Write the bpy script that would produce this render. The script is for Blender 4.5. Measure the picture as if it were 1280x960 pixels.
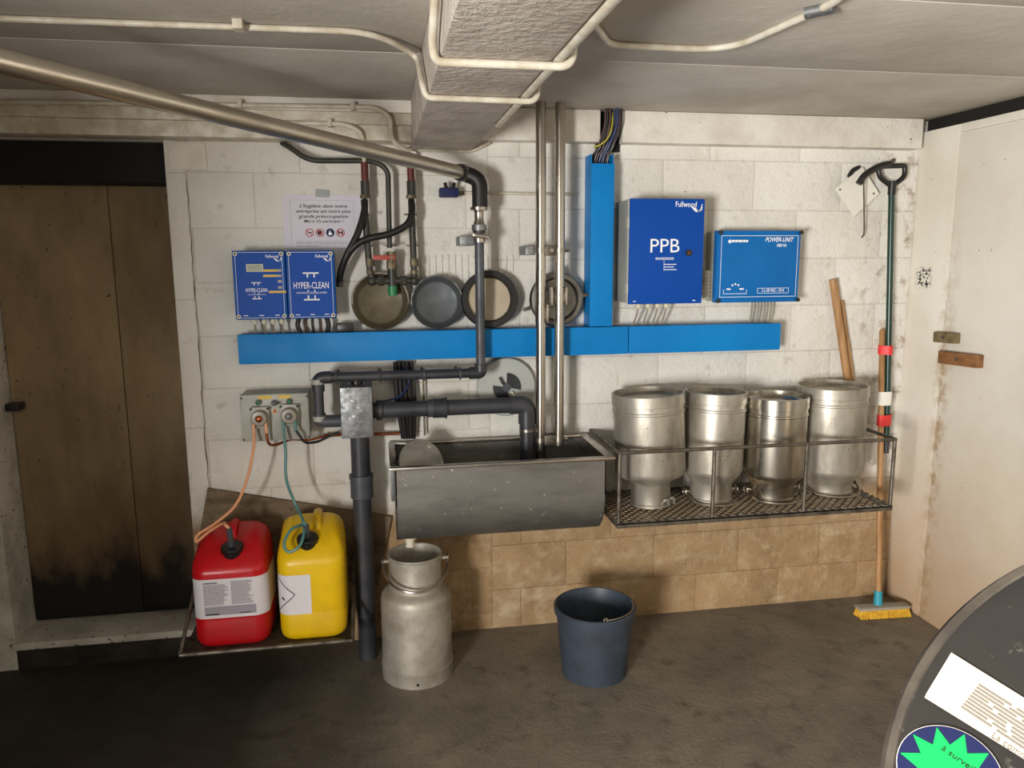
import bpy, bmesh, math, random
from mathutils import Vector, Matrix
random.seed(7)
R = math.radians
C = bpy.context.scene.collection
for o in list(bpy.data.objects): bpy.data.objects.remove(o)

# ------------------------------------------------------------------ camera
FPX, CAM = 961.0, Vector((0, -3.05, 1.57))
yaw, pitch, roll = R(9.8167), R(9.3663), R(-0.30691)
fwd = Vector((math.sin(yaw)*math.cos(pitch), math.cos(yaw)*math.cos(pitch), -math.sin(pitch)))
rgt = Vector((math.cos(yaw), -math.sin(yaw), 0)); upv = rgt.cross(fwd)
rgt, upv = (math.cos(roll)*rgt+math.sin(roll)*upv), (-math.sin(roll)*rgt+math.cos(roll)*upv)
cd = bpy.data.cameras.new('camera'); cam = bpy.data.objects.new('camera', cd); C.objects.link(cam)
cd.sensor_fit = 'HORIZONTAL'; cd.sensor_width = 36; cd.lens = 36*FPX/1280; cd.clip_start = .02
m3 = Matrix((rgt, upv, -fwd)).transposed()
cam.matrix_world = Matrix.Translation(CAM) @ m3.to_4x4()
bpy.context.scene.camera = cam

def ray(x, y): return fwd + rgt*((x-640)/FPX) - upv*((y-480)/FPX)
def A(x, y, Y=0.0):                       # photo pixel -> point on the plane y = Y (Y measured from the back wall)
    d = ray(x, y); return CAM + d*((Y-CAM.y)/d.y)
def FL(x, y, Z=0.0):                      # photo pixel -> point on a horizontal plane
    d = ray(x, y); return CAM + d*((Z-CAM.z)/d.z)
def RX(x, y, X):                          # photo pixel -> point on the right wall
    d = ray(x, y); return CAM + d*((X-CAM.x)/d.x)

# ------------------------------------------------------------------ light: daylight through the doorway in the left wall, plus an added rear fill
vs = bpy.context.scene.view_settings
vs.view_transform = 'Standard'; vs.look = 'None'; vs.gamma = 1; vs.use_curve_mapping = False
vs.exposure = -0.22
w = bpy.data.worlds.new('world'); bpy.context.scene.world = w; w.use_nodes = True
w.node_tree.nodes['Background'].inputs[0].default_value = (.75, .85, 1, 1)
w.node_tree.nodes['Background'].inputs[1].default_value = .15
DOOR_Y0, DOOR_Y1, DOOR_Z1 = -4.9, -3.5, 1.95
def area_light(name, loc, aim, sx, sy, energy):
    ld = bpy.data.lights.new(name, 'AREA'); ld.shape = 'RECTANGLE'; ld.size = sx; ld.size_y = sy; ld.energy = energy; ld.color = (1, .975, .94)
    lo = bpy.data.objects.new(name, ld); C.objects.link(lo); lo.location = loc
    lo.rotation_euler = Vector(aim).to_track_quat('-Z', 'Y').to_euler()
area_light('doorway_daylight', (-2.05, -4.45, 1.0), (1, .6, 0), 1.05, .8, 450)
area_light('rear_fill_light', (1.2, -6.05, 1.25), (-.25, 1, 0), 1.0, 1, 9)   # added fill light in an unseen opening behind the camera

# ------------------------------------------------------------------ materials
def lin(h):
    h = h.lstrip('#'); v = [int(h[i:i+2], 16)/255 for i in (0, 2, 4)]
    return tuple(c/12.92 if c <= .04045 else ((c+.055)/1.055)**2.4 for c in v)+(1,)
MATS = {}; LOWSPEC = ('dark blue lid', 'blue enamel', 'power unit blue', 'blue trunking paint')
class NT:
    def __init__(s, name):
        s.m = bpy.data.materials.new(name); s.m.use_nodes = True; s.t = s.m.node_tree
        s.b = s.t.nodes['Principled BSDF']; s.pos = None
    def n(s, typ, **kw):
        nd = s.t.nodes.new(typ)
        for k, v in kw.items():
            if k.startswith('i_'): nd.inputs[k[2:].replace('_', ' ')].default_value = v
            else: setattr(nd, k, v)
        return nd
    def l(s, a, b): s.t.links.new(a, b)
    def coord(s, world=False, scale=(1, 1, 1)):
        if world: src = s.n('ShaderNodeNewGeometry').outputs['Position']
        else: src = s.n('ShaderNodeTexCoord').outputs['Object']
        if scale == (1, 1, 1): return src
        mp = s.n('ShaderNodeMapping'); mp.inputs['Scale'].default_value = scale; s.l(src, mp.inputs['Vector']); return mp.outputs[0]
    def noise(s, co, scale, detail=4, rough=.6):
        nd = s.n('ShaderNodeTexNoise'); nd.inputs['Scale'].default_value = scale; nd.inputs['Detail'].default_value = detail
        nd.inputs['Roughness'].default_value = rough; s.l(co, nd.inputs['Vector']); return nd.outputs['Fac']
    def ramp(s, f, a, b, va=0.0, vb=1.0):
        nd = s.n('ShaderNodeMapRange'); nd.inputs['From Min'].default_value = a; nd.inputs['From Max'].default_value = b
        nd.inputs['To Min'].default_value = va; nd.inputs['To Max'].default_value = vb; s.l(f, nd.inputs['Value']); return nd.outputs[0]
    def mix(s, f, a, b):
        nd = s.n('ShaderNodeMix', data_type='RGBA')
        for i, v in ((0, f), (6, a), (7, b)):
            if isinstance(v, (tuple, float, int)): nd.inputs[i].default_value = v
            else: s.l(v, nd.inputs[i])
        return nd.outputs[2]
    def math(s, op, a, b):
        nd = s.n('ShaderNodeMath', operation=op)
        for i, v in ((0, a), (1, b)):
            if isinstance(v, (float, int)): nd.inputs[i].default_value = v
            else: s.l(v, nd.inputs[i])
        return nd.outputs[0]
    def bump(s, h, strength=.3, dist=.01):
        nd = s.n('ShaderNodeBump'); nd.inputs['Strength'].default_value = strength; nd.inputs['Distance'].default_value = dist
        s.l(h, nd.inputs['Height']); s.l(nd.outputs[0], s.b.inputs['Normal'])
def mat(name, col, rough=.5, metal=0.0, col2=None, scale=8, lo=.4, hi=.65, bump=0, bscale=60, world=False, stretch=(1, 1, 1), bdist=.004, specks=None, sp=(.66, .7)):
    if name in MATS: return MATS[name]
    k = NT(name); k.b.inputs['Roughness'].default_value = rough; k.b.inputs['Metallic'].default_value = metal
    c1 = lin(col); k.b.inputs['Base Color'].default_value = c1
    if name in LOWSPEC: k.b.inputs['Specular IOR Level'].default_value = .2
    if col2:
        co = k.coord(world, stretch); f = k.ramp(k.noise(co, scale, 6), lo, hi)
        c = k.mix(f, c1, lin(col2))
        if specks: c = k.mix(k.ramp(k.noise(k.coord(world), 45, 3), *sp), c, lin(specks))
        k.l(c, k.b.inputs['Base Color'])
        k.l(k.ramp(f, 0, 1, max(0, rough-.07), min(1, rough+.12)), k.b.inputs['Roughness'])
    if bump: k.bump(k.noise(k.coord(world), bscale, 5), bump, bdist)
    MATS[name] = k.m; return k.m

def wall_material(joint=False):
    k = NT('mortar joints' if joint else 'painted block wall'); co = k.coord(True)
    sep = k.n('ShaderNodeSeparateXYZ'); k.l(co, sep.inputs[0])
    paint = k.mix(k.ramp(k.noise(co, 2.2, 5), .35, .7), lin('#e6e3db'), lin('#d3cec4'))
    paint = k.mix(k.ramp(k.noise(co, 14, 5), .6, .8), paint, lin('#b9ae9b'))
    raw = k.mix(k.ramp(k.noise(co, 5, 6), .35, .65), lin('#a98a63'), lin('#8f7350'))
    raw = k.mix(k.ramp(k.noise(co, 13, 6, .7), .48, .75), raw, lin('#c3ad8b'))
    raw = k.mix(k.ramp(k.noise(co, 60, 5, .75), .6, .75), raw, lin('#6b5338'))
    raw = k.mix(k.ramp(k.noise(co, 3.2, 6, .7), .54, .74, 0, .6), raw, lin('#dccdb0'))
    raw = k.mix(k.ramp(k.noise(co, 30, 6, .8), .55, .8, 0, .7), raw, lin('#5a432a'))
    # painted down to about 0.55 m; the lower edge of the paint is worn and ragged
    edge = k.math('ADD', sep.outputs['Z'], k.math('MULTIPLY', k.math('SUBTRACT', k.noise(co, 4, 6), .5), .28))
    c = k.mix(k.ramp(edge, .50, .60), raw, paint)
    # brown grime bleeding up over the paint
    c = k.mix(k.math('MULTIPLY', k.ramp(edge, .75, .52), k.ramp(k.noise(co, 9, 4), .35, .75, .1, .6)), c, lin('#a58a66'))
    # damp brown stain at the right-hand corner, behind the broom
    crn = k.math('MULTIPLY', k.ramp(sep.outputs['X'], 1.95, 2.15), k.ramp(k.noise(co, 16, 5), .54, .68))
    c = k.mix(k.math('MULTIPLY', crn, .7), c, lin('#8d735a'))
    # specks of dirt
    c = k.mix(k.ramp(k.noise(co, 55, 2), .73, .76), c, lin('#4b4036'))
    if joint: c = k.mix(.2, c, lin('#6d5c48'))
    k.l(c, k.b.inputs['Base Color']); k.b.inputs['Roughness'].default_value = .75
    h = k.math('ADD', k.noise(co, 38, 6), k.math('MULTIPLY', k.noise(co, 150, 3), .35))
    h = k.math('ADD', h, k.math('MULTIPLY', k.noise(co, 11, 3), 1.2)); k.bump(h, .7, .009); return k.m
def floor_material():
    k = NT('wet worn concrete floor'); co = k.coord(True)
    c = k.mix(k.ramp(k.noise(co, 2.6, 6), .38, .62), lin('#676056'), lin('#7d7364'))
    c = k.mix(k.ramp(k.noise(co, 11, 6), .55, .72), c, lin('#554c42'))
    c = k.mix(k.ramp(k.noise(co, 48, 4), .63, .74), c, lin('#948776'))
    sep = k.n('ShaderNodeSeparateXYZ'); k.l(co, sep.inputs[0])
    darkened = k.math('ADD', sep.outputs['X'], k.math('MULTIPLY', k.noise(co, 3, 4), .5))
    df = k.ramp(darkened, .35, -.25)                       # floor gets darker towards the left
    c = k.mix(k.math('MULTIPLY', df, .9), c, lin('#17140e'))
    k.l(c, k.b.inputs['Base Color'])
    k.l(k.ramp(k.noise(co, 6, 4), .35, .7, .55, .85), k.b.inputs['Roughness'])
    k.bump(k.math('ADD', k.noise(co, 9, 6), k.math('MULTIPLY', k.noise(co, 70, 4), .3)), .5, .012); return k.m
def right_wall_material():
    k = NT('white wall sheet'); co = k.coord(True); sep = k.n('ShaderNodeSeparateXYZ'); k.l(co, sep.inputs[0])
    c = k.mix(k.ramp(k.noise(co, 2, 5), .4, .7), lin('#e3ded2'), lin('#d6cdbc'))
    e = k.math('ADD', sep.outputs['Z'], k.math('MULTIPLY', k.noise(co, 3, 5), .5))
    c = k.mix(k.math('MULTIPLY', k.ramp(e, 1.15, .35), .9), c, lin('#b89a78'))
    seam = k.math('MULTIPLY', k.ramp(k.math('ABSOLUTE', k.math('ADD', sep.outputs['Y'], .245), 0), .06, .0), k.ramp(k.noise(co, 22, 5), .42, .6))
    seam = k.math('MULTIPLY', seam, k.ramp(sep.outputs['Z'], 1.75, 1.2))
    c = k.mix(k.math('MULTIPLY', seam, .8), c, lin('#a5855a'))
    blot = k.math('MULTIPLY', k.ramp(k.math('ABSOLUTE', k.math('ADD', sep.outputs['Y'], .085), 0), .055, .03), k.ramp(k.math('ABSOLUTE', k.math('SUBTRACT', sep.outputs['Z'], 1.475), 0), .05, .03))
    c = k.mix(k.math('MULTIPLY', blot, k.ramp(k.noise(co, 70, 3), .5, .53)), c, lin('#15130f'))
    c = k.mix(k.ramp(k.noise(co, 40, 2), .74, .77), c, lin('#4b4036'))
    k.l(c, k.b.inputs['Base Color']); k.b.inputs['Roughness'].default_value = .55
    k.bump(k.noise(co, 30, 5), .22, .005); return k.m
def door_material():
    k = NT('old brown door sheet'); co = k.coord(True); sep = k.n('ShaderNodeSeparateXYZ'); k.l(co, sep.inputs[0])
    c = k.mix(k.ramp(k.noise(k.coord(True, (1.5, 1, .6)), 3, 6), .35, .65), lin('#a5906e'), lin('#806b4e'))
    c = k.mix(k.ramp(k.noise(co, 45, 3), .66, .72), c, lin('#2c2115'))
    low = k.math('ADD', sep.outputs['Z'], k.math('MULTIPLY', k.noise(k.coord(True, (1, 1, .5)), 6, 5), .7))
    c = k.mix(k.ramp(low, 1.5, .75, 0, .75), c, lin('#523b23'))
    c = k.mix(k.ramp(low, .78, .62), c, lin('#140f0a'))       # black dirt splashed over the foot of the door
    k.l(c, k.b.inputs['Base Color']); k.b.inputs['Roughness'].default_value = .75
    k.bump(k.noise(co, 30, 5), .3, .004); return k.m
M = dict(
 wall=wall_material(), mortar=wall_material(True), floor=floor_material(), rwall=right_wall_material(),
 ceil=mat('ceiling paint', '#c6c0b5', .7, col2='#b3aca0', scale=2.5, bump=.35, bscale=26, world=True, bdist=.006, specks='#8a8074', sp=(.72, .76)),
 plaster=mat('rough white plaster', '#dfdad0', .7, col2='#cdc6b9', scale=6, bump=.7, bscale=14, world=True, bdist=.012, specks='#6d6356', sp=(.7, .74)),
 beam=mat('rough painted beam', '#cfc5ba', .6, col2='#b5a99d', scale=9, bump=.9, bscale=42, world=True, bdist=.012),
 darkstep=mat('dark step', '#2f2820', .85, col2='#1c1712', scale=8, world=True, bump=.5, bscale=30),  # near-black tone for the step face under the sill
 black=mat('void shade black', '#0b0a09', .8), dark=mat('door backing and gap shade', '#15120f', .9),  # both paint the shade of gaps; the second also backs the door
 doorwood=door_material(),
 jamb=mat('grey white render', '#ccc8bd', .8, col2='#aaa596', scale=6, bump=.8, bscale=30, world=True, bdist=.01, specks='#5b5347', sp=(.62, .68)),
 offwall=mat('grey room wall', '#77716a', .8, col2='#67615a', scale=3, world=True),
 conduit=mat('painted conduit', '#d3cdbd', .45, col2='#b9ad96', scale=20),
 steel=mat('stainless steel', '#b8b2a8', .27, 1.0, col2='#9c9388', scale=3, stretch=(1, 1, .2)),
 steeldull=mat('scratched dull steel', '#8c8983', .42, 1.0, col2='#6a6761', scale=7, bump=.12, bscale=90, specks='#c6c3bd', sp=(.68, .72)),
 basin=mat('worn stainless basin', '#8f8c86', .46, .75, col2='#6b6863', scale=6, stretch=(.6, 1, 2), bump=.08, bscale=60, specks='#d0cdc6', sp=(.665, .72)),
 steelbright=mat('brushed milk pipe', '#d6cfc2', .36, 1.0, col2='#bdb3a4', scale=4),
 galv=mat('galvanised steel', '#8d8f8f', .5, .8, col2='#6c6e6f', scale=35, specks='#c2c4c4', sp=(.62, .7)),
 alu=mat('weathered aluminium', '#bfb9ac', .46, .7, col2='#8d8678', scale=9, bump=.15, bscale=40, stretch=(1, 1, .35), specks='#6e6452', sp=(.66, .74)),
 alumatt=mat('matt aluminium', '#b3ada1', .55, .5, col2='#8f887b', scale=8, bump=.15, bscale=45, specks='#5a5144', sp=(.7, .76)),  # duller, slightly darker aluminium
 churnsteel=mat('polished churn steel', '#d6d2c8', .28, 1.0, col2='#958c7c', scale=5, stretch=(1, 1, .3)),
 iron=mat('dull iron bar', '#756e63', .5, .7, col2='#4d463c', scale=20),
 blue=mat('blue trunking paint', '#0a7fc6', .45, col2='#0876bb', scale=3, specks='#07548c', sp=(.74, .8)),
 darkblue=mat('dark blue lid', '#0446a0', .5), midblue=mat('blue enamel', '#0a4f9e', .45), boxblue=mat('power unit blue', '#0d68b0', .42, col2='#0a60a6', scale=4),
 greyplast=mat('pale grey plastic', '#a9a89d', .5, col2='#94938a', scale=6), beige=mat('cream plastic', '#d6cfb8', .5),
 white=mat('white print', '#f2f4f5', .6), paper=mat('white paper', '#d9d5df', .8), ink=mat('black ink', '#17151b', .8), red=mat('red print', '#b8262a', .7), navy=mat('navy print', '#111b4d', .7),
 pvc=mat('grey pvc', '#4b4e54', .45, col2='#3a3c41', scale=10), pvcdark=mat('dark pvc', '#2c2d31', .45, col2='#3b3c40', scale=9),
 blackrub=mat('black rubber', '#151413', .5), blackpl=mat('black plastic', '#1b1a1a', .35),
 brass=mat('dull brass', '#7d7159', .5, .7, col2='#4f4a3c', scale=30), oxid=mat('tarnished green pipe', '#2e302b', .5, .2, col2='#45443a', scale=20),
 redpipe=mat('red painted pipe', '#662520', .5, col2='#4a1f1b', scale=20), redlever=mat('red lever', '#a33a2c', .5), green=mat('green plastic', '#1f7a4a', .4),
 copper=mat('copper tube', '#b0613c', .35, .9, col2='#7f452c', scale=15),
 redcan=mat('red plastic', '#c00d18', .38, col2='#a90b15', scale=5), yelcan=mat('yellow plastic', '#e6bd08', .4, col2='#d6ab06', scale=5),
 label=mat('label white', '#d8d3d6', .6), lgrey=mat('label grey print', '#98919a', .7), ldark=mat('label dark grey', '#6e6a70', .7),
 olive=mat('olive lid inside', '#675f4b', .5, .4, col2='#4c4533', scale=6, specks='#3a3426', sp=(.66, .72)), zinc=mat('grey lid inside', '#63676a', .5, .5, col2='#484c4f', scale=6),
 cream=mat('cream disc', '#b9ac97', .55, col2='#a4967f', scale=5), plate=mat('pale grey disc', '#b3b6b0', .5, col2='#a6a9a2', scale=4),
 wood=mat('ash handle', '#ad8355', .55, col2='#936a3f', scale=6, stretch=(6, 6, .6)), wood2=mat('grey board', '#7d6a52', .75, col2='#574734', scale=5, stretch=(.6, 3, 3), bump=.3, bscale=30, specks='#352a1d', sp=(.66, .71)),
 woodbrown=mat('brown wood block', '#8a5f38', .6, col2='#6b4424', scale=12, stretch=(3, 1, 3)), woodgrey=mat('mossy wood block', '#7a6a48', .7, col2='#564a30', scale=25),
 bucket=mat('blue-black bucket plastic', '#39424e', .5, col2='#2b323c', scale=10, specks='#5a636d', sp=(.68, .73)),
 bristle=mat('yellow bristle', '#d9a82c', .7, col2='#b98a1d', scale=40), teal=mat('turquoise socket', '#2f95a8', .45), brushgrey=mat('brush back', '#9a9488', .6),
 dgreen=mat('dark green shaft', '#12362c', .3), bred=mat('bright red tape', '#e23434', .5), bandwhite=mat('white tape', '#e8e4da', .6),
 orange=mat('orange hose', '#e0a075', .35), greenhose=mat('green hose', '#4f7f7c', .35), lid=mat('scuffed black plastic', '#302d2b', .6, col2='#242220', scale=6, specks='#5d5750', sp=(.63, .7), bump=.2, bscale=30),
 rimgrey=mat('worn grey rim', '#5f584e', .6, col2='#453f38', scale=14, stretch=(1, 1, 1), specks='#6f675c', sp=(.66, .74)),
 sticker=mat('cream sticker', '#d6cdbd', .5), starg=mat('bright green print', '#0fbd5c', .5), stext=mat('grey text', '#8b857d', .7),
 lcd=mat('lcd olive', '#8c9480', .4), yel=mat('yellow print', '#d9b949', .6), card=mat('pale card', '#dfdccf', .7), tape=mat('grey tape', '#8e9292', .4, .3),
 blob=mat('orange print', '#d07a2a', .6), shellplast=mat('translucent cover', '#8d8577', .3), wired=mat('blue wire', '#1c2f66', .4), wirey=mat('yellow wire', '#b9b13a', .5), wireb=mat('brown wire', '#4a2c22', .5), wiregrey=mat('grey cable', '#8a8475', .5),
)

# ------------------------------------------------------------------ mesh builder
def V(*a): return Vector(a)
def smooth_path(pts, rad, seg=6):
    pts = [Vector(p) for p in pts]; out = [pts[0]]
    for i in range(1, len(pts)-1):
        a, b, c = pts[i-1], pts[i], pts[i+1]; r = rad[i] if isinstance(rad, (list, tuple)) else rad
        d1, d2 = (a-b), (c-b); t = min(r, d1.length*.49, d2.length*.49)
        p, q = b+d1.normalized()*t, b+d2.normalized()*t
        for k in range(seg+1):
            u = k/seg; out.append(p*(1-u)**2+b*2*u*(1-u)+q*u*u)
    out.append(pts[-1]); return out
def spline(pts, seg=8):
    P = [Vector(p) for p in pts]; P = [P[0]*2-P[1]]+P+[P[-1]*2-P[-2]]; out = []
    for i in range(1, len(P)-2):
        for k in range(seg):
            t = k/seg; a, b, c, d = P[i-1:i+3]
            out.append(.5*((2*b)+(c-a)*t+(2*a-5*b+4*c-d)*t*t+(3*b-a-3*c+d)*t**3))
    out.append(P[-2]); return out
class MB:
    def __init__(s): s.v = []; s.f = []
    def add(s, vs, fs):
        n = len(s.v); s.v += [Vector(p) for p in vs]; s.f += [tuple(i+n for i in f) for f in fs]; return s
    def box(s, a, b, bev=0):
        bm = bmesh.new(); bmesh.ops.create_cube(bm, size=1)
        c = [(a[i]+b[i])/2 for i in range(3)]; d = [abs(b[i]-a[i]) for i in range(3)]
        for v in bm.verts: v.co = Vector((v.co.x*d[0]+c[0], v.co.y*d[1]+c[1], v.co.z*d[2]+c[2]))
        if bev: bmesh.ops.bevel(bm, geom=list(bm.edges), offset=min(bev, min(d)*.45), segments=2, affect='EDGES', profile=.6)
        bm.verts.index_update(); s.add([v.co.copy() for v in bm.verts], [[v.index for v in f.verts] for f in bm.faces]); bm.free(); return s
    def obox(s, c, u, v, n, du, dv, dn, bev=0):        # oriented box: centre, axes and sizes
        t = MB().box((-du/2, -dv/2, -dn/2), (du/2, dv/2, dn/2), bev); u, v, n = Vector(u).normalized(), Vector(v).normalized(), Vector(n).normalized()
        return s.add([Vector(c)+u*p.x+v*p.y+n*p.z for p in t.v], t.f)
    def tube(s, pts, r, seg=14, caps=True, closed=False):
        P = [Vector(p) for p in pts]; P = [p for i, p in enumerate(P) if i == 0 or (p-P[i-1]).length > 1e-6]
        n = len(P); rr = r if isinstance(r, (list, tuple)) else [r]*n; vs = []; fs = []
        T = [((P[(i+1) % n] if closed or i < n-1 else P[i])-(P[i-1] if closed or i > 0 else P[i])).normalized() for i in range(n)]
        up = Vector((0, 0, 1)) if abs(T[0].z) < .9 else Vector((1, 0, 0)); U = (up-T[0]*up.dot(T[0])).normalized()
        for i in range(n):
            U = (U-T[i]*U.dot(T[i])).normalized(); W = T[i].cross(U)
            for k in range(seg):
                a = 2*math.pi*k/seg; vs.append(P[i]+(U*math.cos(a)+W*math.sin(a))*rr[i])
        for i in range(n if closed else n-1):
            j = (i+1) % n
            for k in range(seg): fs.append((i*seg+k, i*seg+(k+1) % seg, j*seg+(k+1) % seg, j*seg+k))
        if caps and not closed: fs += [tuple(reversed(range(seg))), tuple((n-1)*seg+k for k in range(seg))]
        return s.add(vs, fs)
    def cyl(s, a, b, r, r2=None, seg=24): return s.tube([a, b], [r, r if r2 is None else r2], seg)
    def lathe(s, prof, c, ax=(0, 0, 1), seg=40):         # profile = [(radius, height)]
        ax = Vector(ax).normalized(); up = Vector((1, 0, 0)) if abs(ax.x) < .8 else Vector((0, 1, 0)); U = (up-ax*up.dot(ax)).normalized(); W = ax.cross(U)
        c = Vector(c); vs = []; fs = []; idx = []
        for (r, h) in prof:
            if r < 1e-6: idx.append([len(vs)]); vs.append(c+ax*h)
            else:
                idx.append(list(range(len(vs), len(vs)+seg)))
                for k in range(seg): a = 2*math.pi*k/seg; vs.append(c+ax*h+(U*math.cos(a)+W*math.sin(a))*r)
        for a, b in zip(idx, idx[1:]):
            for k in range(seg):
                q = [a[k % len(a)], a[(k+1) % len(a)], b[(k+1) % len(b)], b[k % len(b)]]
                q = [x for i, x in enumerate(q) if x not in q[:i]]
                if len(q) > 2: fs.append(tuple(q))
        return s.add(vs, fs)
    def loft(s, secs, cap=True):
        n = len(secs[0]); vs = [p for q in secs for p in q]; fs = []
        for i in range(len(secs)-1):
            for k in range(n): fs.append((i*n+k, i*n+(k+1) % n, (i+1)*n+(k+1) % n, (i+1)*n+k))
        if cap: fs += [tuple(reversed(range(n))), tuple((len(secs)-1)*n+k for k in range(n))]
        return s.add(vs, fs)
    def sphere(s, c, r, sc=(1, 1, 1)):
        t = MB().lathe([(math.sin(math.pi*i/10)*r, -math.cos(math.pi*i/10)*r) for i in range(11)], (0, 0, 0), seg=20)
        return s.add([Vector(c)+Vector((p.x*sc[0], p.y*sc[1], p.z*sc[2])) for p in t.v], t.f)
    def poly(s, pts, thick=0, n=None):
        if not thick: return s.add(pts, [tuple(range(len(pts)))])
        n = Vector(n).normalized()*thick; P = [Vector(p) for p in pts]; k = len(P)
        return s.add(P+[p+n for p in P], [tuple(range(k)), tuple(reversed(range(k, 2*k)))]+[(i, (i+1) % k, k+(i+1) % k, k+i) for i in range(k)])
    def build(s, name, m, parent=None, angle=35, loc=None, rec=True):
        me = bpy.data.meshes.new(name); o = bpy.data.objects.new(name, me); C.objects.link(o)
        if parent is not None:
            org = Vector((0, 0, 0)); p = parent
            while p is not None: org += p.location; p = p.parent
            o.parent = parent
        else:
            if loc is None:
                xs = [p.x for p in s.v]; ys = [p.y for p in s.v]; zs = [p.z for p in s.v]
                loc = ((min(xs)+max(xs))/2, (min(ys)+max(ys))/2, min(zs))
            org = Vector(loc); o.location = org
        me.from_pydata([p-org for p in s.v], [], s.f); me.materials.append(m if not isinstance(m, str) else M[m])
        if rec:
            bm = bmesh.new(); bm.from_mesh(me); bmesh.ops.recalc_face_normals(bm, faces=bm.faces); bm.to_mesh(me); bm.free()
        me.shade_smooth(); me.set_sharp_from_angle(angle=R(angle)); return o
def tag(o, label, cat, group=None):
    o['label'] = label; o['category'] = cat
    if group: o['group'] = group
    return o
def thing(name, label, cat, loc, group=None):
    o = bpy.data.objects.new(name, None); C.objects.link(o); o.location = Vector(loc); o.empty_display_size = .05
    return tag(o, label, cat, group)
def struct(o): o['kind'] = 'structure'; return o
class Plane:
    """A flat printed face: origin, right, up, outward normal; print sits just proud of it."""
    def __init__(s, o, u, v, off=.0008):
        s.o = Vector(o); s.u = Vector(u).normalized(); s.v = Vector(v).normalized(); s.n = s.u.cross(s.v); s.off = off
    def p(s, x, y, k=1): return s.o+s.u*x+s.v*y+s.n*s.off*k
    def rect(s, mb, x0, y0, x1, y1, k=1): return mb.poly([s.p(x0, y0, k), s.p(x1, y0, k), s.p(x1, y1, k), s.p(x0, y1, k)])
    def frame(s, mb, x0, y0, x1, y1, t, k=1):
        s.rect(mb, x0, y0, x1, y0+t, k); s.rect(mb, x0, y1-t, x1, y1, k); s.rect(mb, x0, y0+t, x0+t, y1-t, k); s.rect(mb, x1-t, y0+t, x1, y1-t, k)
    def disc(s, mb, x, y, r, k=1, n=28): return mb.poly([s.p(x+r*math.cos(2*math.pi*i/n), y+r*math.sin(2*math.pi*i/n), k) for i in range(n)])
    def ring(s, mb, x, y, r, t, k=1, n=28):
        a = [s.p(x+r*math.cos(2*math.pi*i/n), y+r*math.sin(2*math.pi*i/n), k) for i in range(n)]; b = [s.p(x+(r-t)*math.cos(2*math.pi*i/n), y+(r-t)*math.sin(2*math.pi*i/n), k) for i in range(n)]
        return mb.add(a+b, [(i, (i+1) % n, n+(i+1) % n, n+i) for i in range(n)])
    def line(s, mb, x0, y0, x1, y1, t, k=1):
        d = Vector((x1-x0, y1-y0)).normalized(); q = Vector((-d.y, d.x))*t/2
        return mb.poly([s.p(x0+q.x, y0+q.y, k), s.p(x0-q.x, y0-q.y, k), s.p(x1-q.x, y1-q.y, k), s.p(x1+q.x, y1+q.y, k)])
    def text(s, mb, txt, x, y, h, width=None, bold=0, shear=0, k=1, align='CENTER'):
        cu = bpy.data.curves.new('t', 'FONT'); cu.body = txt; cu.size = 1; cu.align_x = 'LEFT'; cu.shear = shear; cu.offset = bold; cu.resolution_u = 3
        ob = bpy.data.objects.new('t', cu); me = bpy.data.meshes.new_from_object(ob)
        vs = [v.co.copy() for v in me.vertices]; fs = [tuple(p.vertices) for p in me.polygons]
        bpy.data.objects.remove(ob); bpy.data.curves.remove(cu); bpy.data.meshes.remove(me)
        if not vs: return
        x0 = min(v.x for v in vs); x1 = max(v.x for v in vs); sy = h/.72; sx = (width/(x1-x0)) if width else sy
        off = {'CENTER': (x0+x1)/2, 'LEFT': x0, 'RIGHT': x1}[align]
        mb.add([s.p(x+(v.x-off)*sx, y+v.y*sy, k) for v in vs], fs)
def bars(pl, mb, x0, x1, y0, y1, n, t, rnd, k=1):     # rows of illegible small print, word by word
    for i in range(n):
        y = y1-(y1-y0)*(i+.5)/n; x = x0; end = x0+(x1-x0)*rnd.uniform(.72, 1)
        while x < end:
            wd = rnd.uniform(.05, .16)*(x1-x0); pl.rect(mb, x, y-t/2, min(x+wd, end), y+t/2, k); x += wd+.018*(x1-x0)

ORD = ['first', 'second', 'third', 'fourth', 'fifth', 'sixth', 'seventh', 'eighth', 'ninth', 'tenth', 'eleventh']
# ------------------------------------------------------------------ the room
XR, ZC = 2.30, 2.13
DX0, DX1, SILL, DTOP = -1.42, -.745, .11, 1.99
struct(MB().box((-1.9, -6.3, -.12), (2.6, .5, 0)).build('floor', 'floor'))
cl = struct(MB().box((-1.9, -6.3, ZC+.006), (2.6, .5, ZC+.12)).build('ceiling', 'ceil'))
yj = [.0, FL(1000, 86, ZC).y]
while yj[-1] > -5.8: yj.append(yj[-1]-.62)
for a, b in zip(yj, yj[1:]):                        # ceiling slabs either side of the beam
    for x0, x1 in ((-1.75, .14), (.38, 2.31)):
        MB().box((x0, b+.0025, ZC), (x1, a-.0025, ZC+.03), .003).build('slab', 'ceil', cl)
wb = struct(MB().box((DX1, .0032, 0), (2.5, .25, ZC)).box((-1.9, .0032, 0), (DX0-.01, .25, ZC)).box((DX0-.01, .0032, 0), (DX1, .25, SILL-.012)).box((DX0-.01, .0032, DTOP), (DX1, .25, ZC)).build('wall_back', 'mortar', loc=(0, 0, 0)))
cache = {}
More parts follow.
